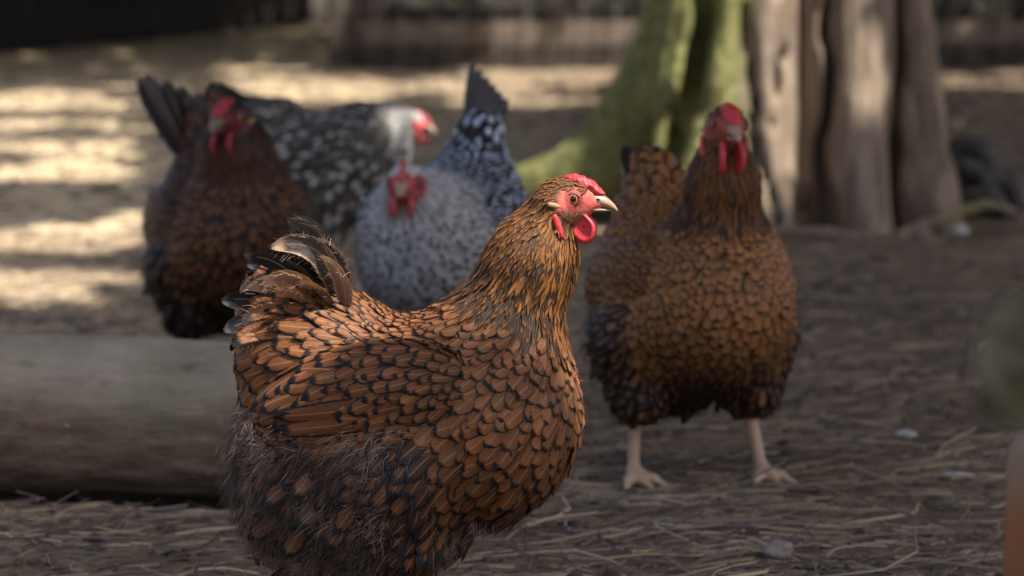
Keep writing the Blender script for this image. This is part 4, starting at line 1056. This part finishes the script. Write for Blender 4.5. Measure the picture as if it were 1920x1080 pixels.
def trunk_sdf(P):
    d = rcone(P, (0, 0, -0.05), (0.0, 0.02, 1.75), 0.215, 0.205)
    for p0, p1, p2, p3, r0, r1, r2, r3 in roots:
        e = smin(smin(rcone(P, p0, p1, r0, r1), rcone(P, p1, p2, r1, r2), 0.03), rcone(P, p2, p3, r2, r3), 0.03)
        d = smin(d, e, 0.022)
    th = np.arctan2(P[:, 1], P[:, 0]); rr = np.hypot(P[:, 0], P[:, 1])
    w = th + 0.10 * vnoise(np.stack([P[:, 2] * 2, th, th * 0], -1), 1.2)
    rid = np.sqrt(np.abs(np.sin(w * 4.5 + 0.35))) * 0.058 + np.sqrt(np.abs(np.sin(w * 11 + 1.1 + 0.5 * np.sin(w * 3)))) * 0.022
    d = d + (0.054 - rid) * np.clip(1.4 - rr / 0.5, 0.25, 1)
    d = d + 0.006 * fbm(P * np.array([1, 1, 0.25]), 22, 2)
    for pl, r_, yy in (([(-0.150, 0.75), (-0.160, 0.43), (-0.212, 0.24), (-0.262, 0.06)], 0.019, -0.13), ([(-0.085, 0.9), (-0.085, 0.42), (-0.070, 0.22), (-0.040, 0.02)], 0.005, -0.195),
                       ([(0.085, 0.9), (0.080, 0.42), (0.075, 0.2), (0.05, 0.0)], 0.008, -0.165), ([(0.190, 0.8), (0.196, 0.4), (0.200, 0.0)], 0.008, -0.11), ([(-0.03, 0.5), (-0.02, 0.33), (-0.035, 0.2)], 0.004, -0.225)):
        c2 = None
        for (xa, za), (xb, zb) in zip(pl[:-1], pl[1:]):
            Q2 = P[..., [0, 2]] + np.stack([0.022 * vnoise(np.stack([P[..., 2] * 0, P[..., 2] * 0 + xa * 9, P[..., 2]], -1), 5.5) + 0.008 * vnoise(P, 13), 0 * P[..., 2]], -1); e = rcone(Q2, (xa, za), (xb, zb), r_, r_); c2 = e if c2 is None else np.minimum(c2, e)
        c2 = np.maximum(c2, P[:, 1] - yy); h_ = np.clip(0.5 - 0.5 * (d + c2) / 0.02, 0, 1); d = d * (1 - h_) - c2 * h_ + 0.02 * h_ * (1 - h_)
    hol = ell(P, (0.035, -0.30, 0.03), (0.050, 0.12, 0.105))
    d = np.maximum(d, -hol)
    top = P[:, 2] - (1.55 + 0.14 * np.sin(th * 3) + 0.10 * vnoise(P, 9))
    return np.maximum(d, top)
def trunk_material():
    m, nt, nd, lk, bs = new_mat('weathered_trunk')
    co = nd.new('ShaderNodeTexCoord'); o = co.outputs['Object']
    g1 = noise(nt, o, 9, 5, 0.6, (2.0, 2.0, 0.16)); g2 = noise(nt, o, 34, 5, 0.65, (1.6, 1.6, 0.10)); n1 = noise(nt, o, 4, 4, 0.6)
    c = ramp(nt, g1, [(0.30, (0.065, 0.050, 0.042)), (0.50, (0.205, 0.148, 0.106)), (0.68, (0.42, 0.325, 0.235))])
    c = mixc(nt, 0.45, c, ramp(nt, g2, [(0.30, (0.065, 0.045, 0.034)), (0.70, (0.45, 0.36, 0.28))]))
    a = nd.new('ShaderNodeAttribute'); a.attribute_name = 'fc'
    moss = ramp(nt, noise(nt, o, 60, 4, 0.7), [(0.30, (0.075, 0.080, 0.026)), (0.52, (0.19, 0.19, 0.070)), (0.75, (0.36, 0.34, 0.17))])
    sm = nd.new('ShaderNodeMapRange'); sm.interpolation_type = 'SMOOTHSTEP'; sm.inputs['From Min'].default_value = 0.32; sm.inputs['From Max'].default_value = 0.68
    lk.new(math_n(nt, 'ADD', a.outputs['Fac'], math_n(nt, 'MULTIPLY_ADD', n1, 1.3, -0.60)), sm.inputs['Value'])
    c = mixc(nt, sm.outputs[0], c, moss)
    lk.new(c, bs.inputs['Base Color']); bs.inputs['Roughness'].default_value = 0.85; bs.inputs['Specular IOR Level'].default_value = 0.2
    bump(nt, math_n(nt, 'ADD', g1, math_n(nt, 'MULTIPLY', g2, 0.6)), 0.9, 0.02, bs)
    return m
v, q = surface_nets(trunk_sdf, (-0.85, -0.5, -0.03), (0.6, 0.6, 1.75), 0.0125)
th = np.arctan2(v[:, 1], v[:, 0])
ms = np.clip((-v[:, 0] - 0.015) / 0.17, 0, 1) * np.clip(1.1 - np.maximum(0, v[:, 2] - 0.5), 0, 1)
att = np.stack([ms, ms, ms, np.ones_like(ms)], 1)
M_TRUNK = trunk_material()
tree = thing('tree', 'broad weathered old trunk with fluted grey wood and mossy roots flaring left', 'tree', tuple(TC))
link('trunk', make_mesh('trunk', v, q, [M_TRUNK], None, {'fc': att}), tree)
for pts, r in (([(0.18, -0.36, 0.0), (0.26, -0.33, 0.03), (0.36, -0.24, 0.055), (0.44, -0.10, 0.03)], (0.012, 0.011, 0.010, 0.006)), ([(-0.10, -0.46, -0.005), (-0.04, -0.40, 0.015), (0.06, -0.39, 0.012), (0.16, -0.43, -0.004)], (0.008, 0.012, 0.011, 0.006))):
    tt = np.linspace(0, 3, 16); pts = np.array(pts); cv = np.stack([np.interp(tt, range(4), pts[:, k]) for k in range(3)], 1); rr = np.interp(tt, range(4), r)
    vv, ff = tube(cv, rr, 8); link('root', make_mesh('root', vv, ff, [M_TRUNK], None, {'fc': np.tile([0.3, 0.3, 0.3, 1.0], (len(vv), 1))}), tree)
# dark tangle of dead wood and stones right of the trunk
M_DEAD = flat_material('dead_root', (0.085, 0.078, 0.075), 0.85, 0.2, 0.4, 40, 80, 0.006)
tg = G(1805, 405); tangle = thing('dead_root_tangle', 'dark tangle of twisted dead roots on the dirt right of the trunk', 'dead roots', (tg[0], tg[1], 0))
for i, (pts, r) in enumerate([([(-0.07, 0.0, 0.02), (-0.03, -0.01, 0.105), (0.03, -0.02, 0.095), (0.075, -0.03, 0.0)], 0.020), ([(-0.05, 0.06, 0.0), (-0.01, 0.05, 0.14), (0.04, 0.03, 0.13), (0.07, 0.0, 0.06)], 0.024),
        ([(-0.06, -0.04, 0.0), (0.0, -0.05, 0.05), (0.05, -0.06, 0.045), (0.09, -0.06, -0.005)], 0.016), ([(-0.02, 0.1, 0.0), (0.05, 0.1, 0.1), (0.10, 0.08, 0.07), (0.13, 0.05, -0.01)], 0.018), ([(-0.09, 0.02, 0.0), (-0.05, 0.0, 0.06), (0.0, 0.02, 0.07), (0.06, 0.05, 0.0)], 0.018)]):
    tt = np.linspace(0, 3, 20); pts = np.array(pts); cv = np.stack([np.interp(tt, range(4), pts[:, k]) for k in range(3)], 1)
    for _ in range(3): cv[1:-1] = (cv[:-2] + cv[1:-1] * 2 + cv[2:]) / 4
    vv, ff = tube(cv, r * (1 + 0.25 * vnoise(cv, 40)), 9); link('root', make_mesh('root', vv, ff, [M_DEAD]), tangle)
lump('stone', 1812, 300, (0.045, 0.030, 0.022), flat_material('blue_stone', (0.17, 0.18, 0.19), 0.8, 0.3, 0.3, 40, 60, 0.004), 'blue-grey stone behind the dead root tangle', 'stone', 6)

# ------------------------------------------------------------------ fence at the back, shed, undergrowth
FY = 14.7
M_WOODG = flat_material('grey_fence_wood', (0.085, 0.068, 0.057), 0.85, 0.2, 0.45, 14, 30, 0.006)
M_WIRE = flat_material('fence_wire', (0.26, 0.245, 0.22), 0.45, 0.5, 0.15, 20); 
M_RAIL = flat_material('rail_wood', (0.17, 0.135, 0.108), 0.85, 0.2, 0.45, 14, 30, 0.006)
fence = thing('fence', 'wire mesh fence on a stout grey post with a low board along its foot', 'fence', (0, FY, 0))
def boxpart(name, me, loc, mat, parent, rot=(0, 0, 0)):
    me.materials.clear(); me.materials.append(mat); o = link(name, me, parent, loc=loc); o.rotation_euler = rot; return o
post_me = box(0.21, 0.16, 1.5, 0.012)
for x in (-0.615, 1.45, 3.4): boxpart('post', post_me, (x, 0.09, 0.74), M_WOODG, fence)
board_me = box(2.04, 0.035, 0.085, 0.006)
for x in (0.417, 2.45): boxpart('board', board_me, (x, -0.012, 0.148), M_RAIL, fence, (0, random.uniform(-0.008, 0.008), 0))
board2 = box(2.04, 0.035, 0.105, 0.006)
for x in (0.417, 2.45): boxpart('board', board2, (x, -0.02, 0.048), flat_material('dark_foot_board', (0.06, 0.048, 0.04), 0.9, 0.15, 0.4, 14), fence)
zz = np.linspace(0.0, 1.3, 14)
v, f = tube(np.stack([0.02 * np.exp(-zz / 0.10) * -1.6 + 0.006 * np.sin(zz * 7), -0.055 * np.exp(-zz / 0.09), zz], 1), 0.0028, 5); wire_me = make_mesh('wire', v, f, [M_WIRE])
for i in range(35):
    o = link('wire', wire_me, fence, loc=(-0.66 + i * 0.118 + random.uniform(-0.012, 0.012), -0.045, 0)); o.rotation_euler = (0, 0, random.uniform(-0.6, 0.6))
v, f = tube(np.stack([np.linspace(-0.7, 3.5, 30), np.full(30, -0.045), 0.004 * np.sin(np.arange(30))], 1), 0.0016, 5); hw_me = make_mesh('wire', v, f, [M_WIRE])
for z in (0.10, 0.24, 0.38, 0.54, 0.72, 0.92, 1.14): link('wire', hw_me, fence, loc=(0, 0, z))
# pale stone put in for the sunlit bright spot behind the fence
lump('stone', 1005, 36, (0.10, 0.05, 0.035), flat_material('buff_stone', (0.45, 0.33, 0.26), 0.8, 0.2, 0.2, 20), 'buff stone catching the sun behind the wire fence', 'stone', 9, sink=0.2)
M_BARK = flat_material('dark_log_bark', (0.075, 0.058, 0.047), 0.9, 0.15, 0.45, 10, 24, 0.012)
fy2 = 16.6
v, f = tube(np.stack([np.linspace(-0.55, 1.1, 24), fy2 + 0.03 * np.sin(np.linspace(0, 5, 24)), np.full(24, 0.10)], 1), 0.10 + 0.008 * np.sin(np.arange(24) * 1.7), 14)
link('log', make_mesh('log', v, f, [M_BARK]), label='dark fallen log lying beyond the wire fence', cat='log')

M_BOARD = flat_material('dark_shed_board', (0.030, 0.025, 0.022), 0.9, 0.15, 0.4, 9, 30, 0.006)
S0, S1 = np.array([-2.75, 14.2]), np.array([-1.10, 20.6]); ds_ = S1 - S0; Ls_ = np.linalg.norm(ds_); ar = math.atan2(ds_[1], ds_[0])
shed = thing('shed', 'dark stained board shed in deep shade beyond the yard at upper left', 'shed', (S0[0], S0[1], 0), ar)
bw = 0.20; bme = box(bw - 0.012, 0.03, 2.1, 0.004)
for i in range(int(Ls_ / bw)): boxpart('board', bme, (bw / 2 + i * bw, random.uniform(-0.004, 0.004), 1.05 + random.uniform(-0.01, 0.01)), M_BOARD, shed)
boxpart('back_wall', box(Ls_ - 0.05, 0.04, 2.0), (Ls_ / 2, 0.06, 1.0), M_BOARD, shed)
boxpart('side_wall', box(0.04, 2.4, 2.1), (Ls_ - 0.01, 1.30, 1.05), M_BOARD, shed)
boxpart('roof', box(Ls_ + 0.7, 3.4, 0.06), (Ls_ / 2, 1.15, 2.19), M_BOARD, shed, (0.09, 0, 0))

M_LEAF = attr_material('leaf', 0.5, 0.3, transl=0.25)
n = 6000
P = np.stack([rng.uniform(-3.2, 4.5, n), rng.uniform(17.2, 24, n), rng.random(n) ** 1.5 * 0.55], -1)
P = P[(P[:, 0] > -0.75) & (fbm(P, 1.3, 2) > -0.25) & ((np.abs(P[:, 0] - 0.137) > 0.32) | (P[:, 1] > 21.75))]
link('undergrowth', leaf_mesh('undergrowth', P, 0.10, (0.045, 0.050, 0.028), M_LEAF), kind='stuff', label='dim tangled undergrowth beyond the wire fence')

# ------------------------------------------------------------------ right edge: stake and near leaves
M_STAKE = None
m, nt, nd, lk, bs = new_mat('stained_stake')
co = nd.new('ShaderNodeTexCoord'); o_ = co.outputs['Object']; sep = nd.new('ShaderNodeSeparateXYZ'); lk.new(o_, sep.inputs[0])
n1 = noise(nt, o_, 20, 4, 0.6, (1.5, 1.5, 0.3)); mr = nd.new('ShaderNodeMapRange'); mr.interpolation_type = 'SMOOTHSTEP'
mr.inputs['From Min'].default_value = 0.245; mr.inputs['From Max'].default_value = 0.280
lk.new(math_n(nt, 'ADD', sep.outputs[2], math_n(nt, 'MULTIPLY_ADD', n1, 0.04, -0.02)), mr.inputs['Value'])
lk.new(mixc(nt, mr.outputs[0], ramp(nt, n1, [(0.3, (0.16, 0.065, 0.025)), (0.7, (0.30, 0.13, 0.05))]), ramp(nt, n1, [(0.3, (0.15, 0.112, 0.075)), (0.7, (0.23, 0.175, 0.12))])), bs.inputs['Base Color'])
bs.inputs['Roughness'].default_value = 0.75; bump(nt, n1, 0.6, 0.004, bs); M_STAKE = m
pp = at(1952, 1000, 2.2)
stake = thing('stake', 'short round wooden stake stained rusty brown at its foot, at the right edge', 'stake', (pp[0], 2.2, 0))
rings = []; al = np.linspace(0, 2 * math.pi, 20, endpoint=False)
for z, r in ((-0.01, 0.0235), (0.08, 0.0230), (0.16, 0.0222), (0.24, 0.0215), (0.282, 0.0205), (0.296, 0.015)):
    rr = r * (1 + 0.05 * np.array([vnoise(np.array([math.cos(x) * 2, math.sin(x) * 2, z * 12])) for x in al])); rings.append(np.stack([rr * np.cos(al), rr * np.sin(al), np.full(20, z)], 1))
v, f = loft(rings); link('shaft', make_mesh('shaft', v, f, [M_STAKE]), stake)
M_SPRIG = flat_material('grey_green_leaf', (0.080, 0.080, 0.055), 0.8, 0.15, 0.25, 60)
b0 = np.array([0.205, 1.32, 0.0])
plant = thing('plant', 'grey-green broad-leaved plant, very blurred close to the lens at the right edge', 'plant', tuple(b0))
tipl = at(1900, 700, 1.32) - b0
v, f = tube(np.array([(0, 0, -0.01), (0.004, 0, 0.12), (0.0, 0, 0.25), (tipl[0] + 0.015, 0, tipl[2])]), (0.004, 0.0035, 0.003, 0.002), 7)
link('stem', make_mesh('stem', v, f, [M_SPRIG]), plant)
for (px, py, px2, py2, W) in ((1945, 790, 1850, 620, 0.011), (1950, 760, 1835, 770, 0.010), (1950, 700, 1880, 560, 0.012), (1960, 800, 1885, 720, 0.010), (1990, 640, 2080, 520, 0.012)):
    a, b = at(px, py, 1.32) - b0, at(px2, py2, 1.32 + random.uniform(-0.02, 0.02)) - b0
    V, q, uv = spine_feather(a, (a + b) / 2 + np.array([0, 0, 0.006]), b, W, (0.1, 1, 0.2), 0.25, cup=0.25)
    link('leaf', make_mesh('leaf', V, q, [M_SPRIG], uv), plant)

# ------------------------------------------------------------------ shade trees standing outside the frame: their crowns dapple the yard
SUNNY = [  # pixel boxes of ground the sun reaches between the crowns (x0, x1, y0, y1)
    (-400, 300, 160, 245), (-400, 285, 262, 338), (-400, 330, 390, 486), (-400, 320, 500, 584), (395, 1190, 124, 196), (1740, 2400, 108, 164), (-400, 60, 235, 255),
    (1485, 1560, 444, 460), (1670, 1735, 438, 452), (1850, 1960, 448, 468), (1790, 1840, 436, 446)]
BEAMS = [  # (point the sun reaches, radius)
    ((-0.08, 3.01, 0.34), 0.165), ((-0.17, 3.0, 0.32), 0.14), ((0.07, 2.98, 0.37), 0.12), ((-0.01, 2.99, 0.33), 0.12),
    ((-0.14, 5.73, 0.32), 0.115), ((0.137, 21.6, 0.06), 0.36),
    ((0.28, 7.2, 0.32), 0.22), ((0.12, 7.25, 0.18), 0.18), ((0.40, 7.12, 0.48), 0.20), ((0.40, 7.05, 0.10), 0.16), ((0.55, 7.12, 0.42), 0.16), ((0.64, 7.1, 0.32), 0.09), ((0.52, 7.05, 0.25), 0.10), ((-0.02, 7.35, 0.10), 0.10)]
def sun_free(P):
    g = P - SUN[None] * (P[:, 2] / SUN[2])[:, None]
    px, py = pix(g); ok = np.zeros(len(P), bool)
    for x0, x1, y0, y1 in SUNNY: ok |= (px > x0) & (px < x1) & (py > y0) & (py < y1) & (g[:, 1] > 1) & (fbm(g * np.array([1.0, 0.55, 0]), 3.2, 2) > -0.50)
    for T, r in BEAMS:
        w = P - np.array(T); w = w - SUN * (w @ SUN)[:, None]; ok |= np.linalg.norm(w, axis=1) < r
    return ok
M_CANOPY = attr_material('canopy_leaf', 0.5, 0.3, transl=0.22)
crowns = [((3.3, 1.6), (-1.35, 2.2, 1.7, 6.6), 16500, 0), ((3.9, 7.2), (-1.8, 5.0, 2.4, 11.5), 17000, 0), ((4.3, 14.5), (-3.4, 11.0, 4.2, 19.0), 26000, 0), ((5.2, 22.0), (-4.4, 18.5, 5.8, 31.0), 34000, 0)]
tl_ = ['leafy shade tree standing right of the camera', 'leafy shade tree standing right of the old trunk', 'leafy shade tree standing right of the wire fence', 'leafy shade tree standing beyond the wire fence']
for ci, ((tx, ty), (x0, y0, x1, y1), n, _) in enumerate(crowns):
    z = rng.uniform(2.7, 4.2, n); g = np.stack([rng.uniform(x0, x1, n), rng.uniform(y0, y1, n), np.zeros(n)], -1)
    if ci == 0: k = 3500; g[:k, 0] = rng.uniform(-0.15, 0.95, k); g[:k, 1] = rng.uniform(0.7, 2.3, k)  # extra leaves added to keep the near plant and stake in shade
    P = g + SUN[None] * (z / SUN[2])[:, None]
    P = P[~sun_free(P)]  # leaves left out so the sun lands on the chosen patches
    o = thing('shade_tree', tl_[ci], 'tree', (tx, ty, 0))
    P = P - np.array([tx, ty, 0])
    link('crown', leaf_mesh('crown', P, 0.24, (0.055, 0.075, 0.025), M_CANOPY, 1.2), o, kind='stuff')
    v, f = tube(np.array([(0, 0, -0.05), (0.02, 0, 0.4), (-0.03, 0.05, 1.4), (-0.1, 0, 2.4), (-0.5, 0.1, 3.3)]), (0.2, 0.15, 0.12, 0.10, 0.06), 12)
    link('trunk', make_mesh('trunk', v, f, [M_BARK]), o)
    for k in range(5):
        e = P[rng.integers(len(P))]
        v, f = tube(np.array([(-0.1, 0, 2.3), e * 0.5 + np.array([0, 0, 1.3]), e]), (0.06, 0.04, 0.012), 7); link('limb', make_mesh('limb', v, f, [M_BARK]), o)
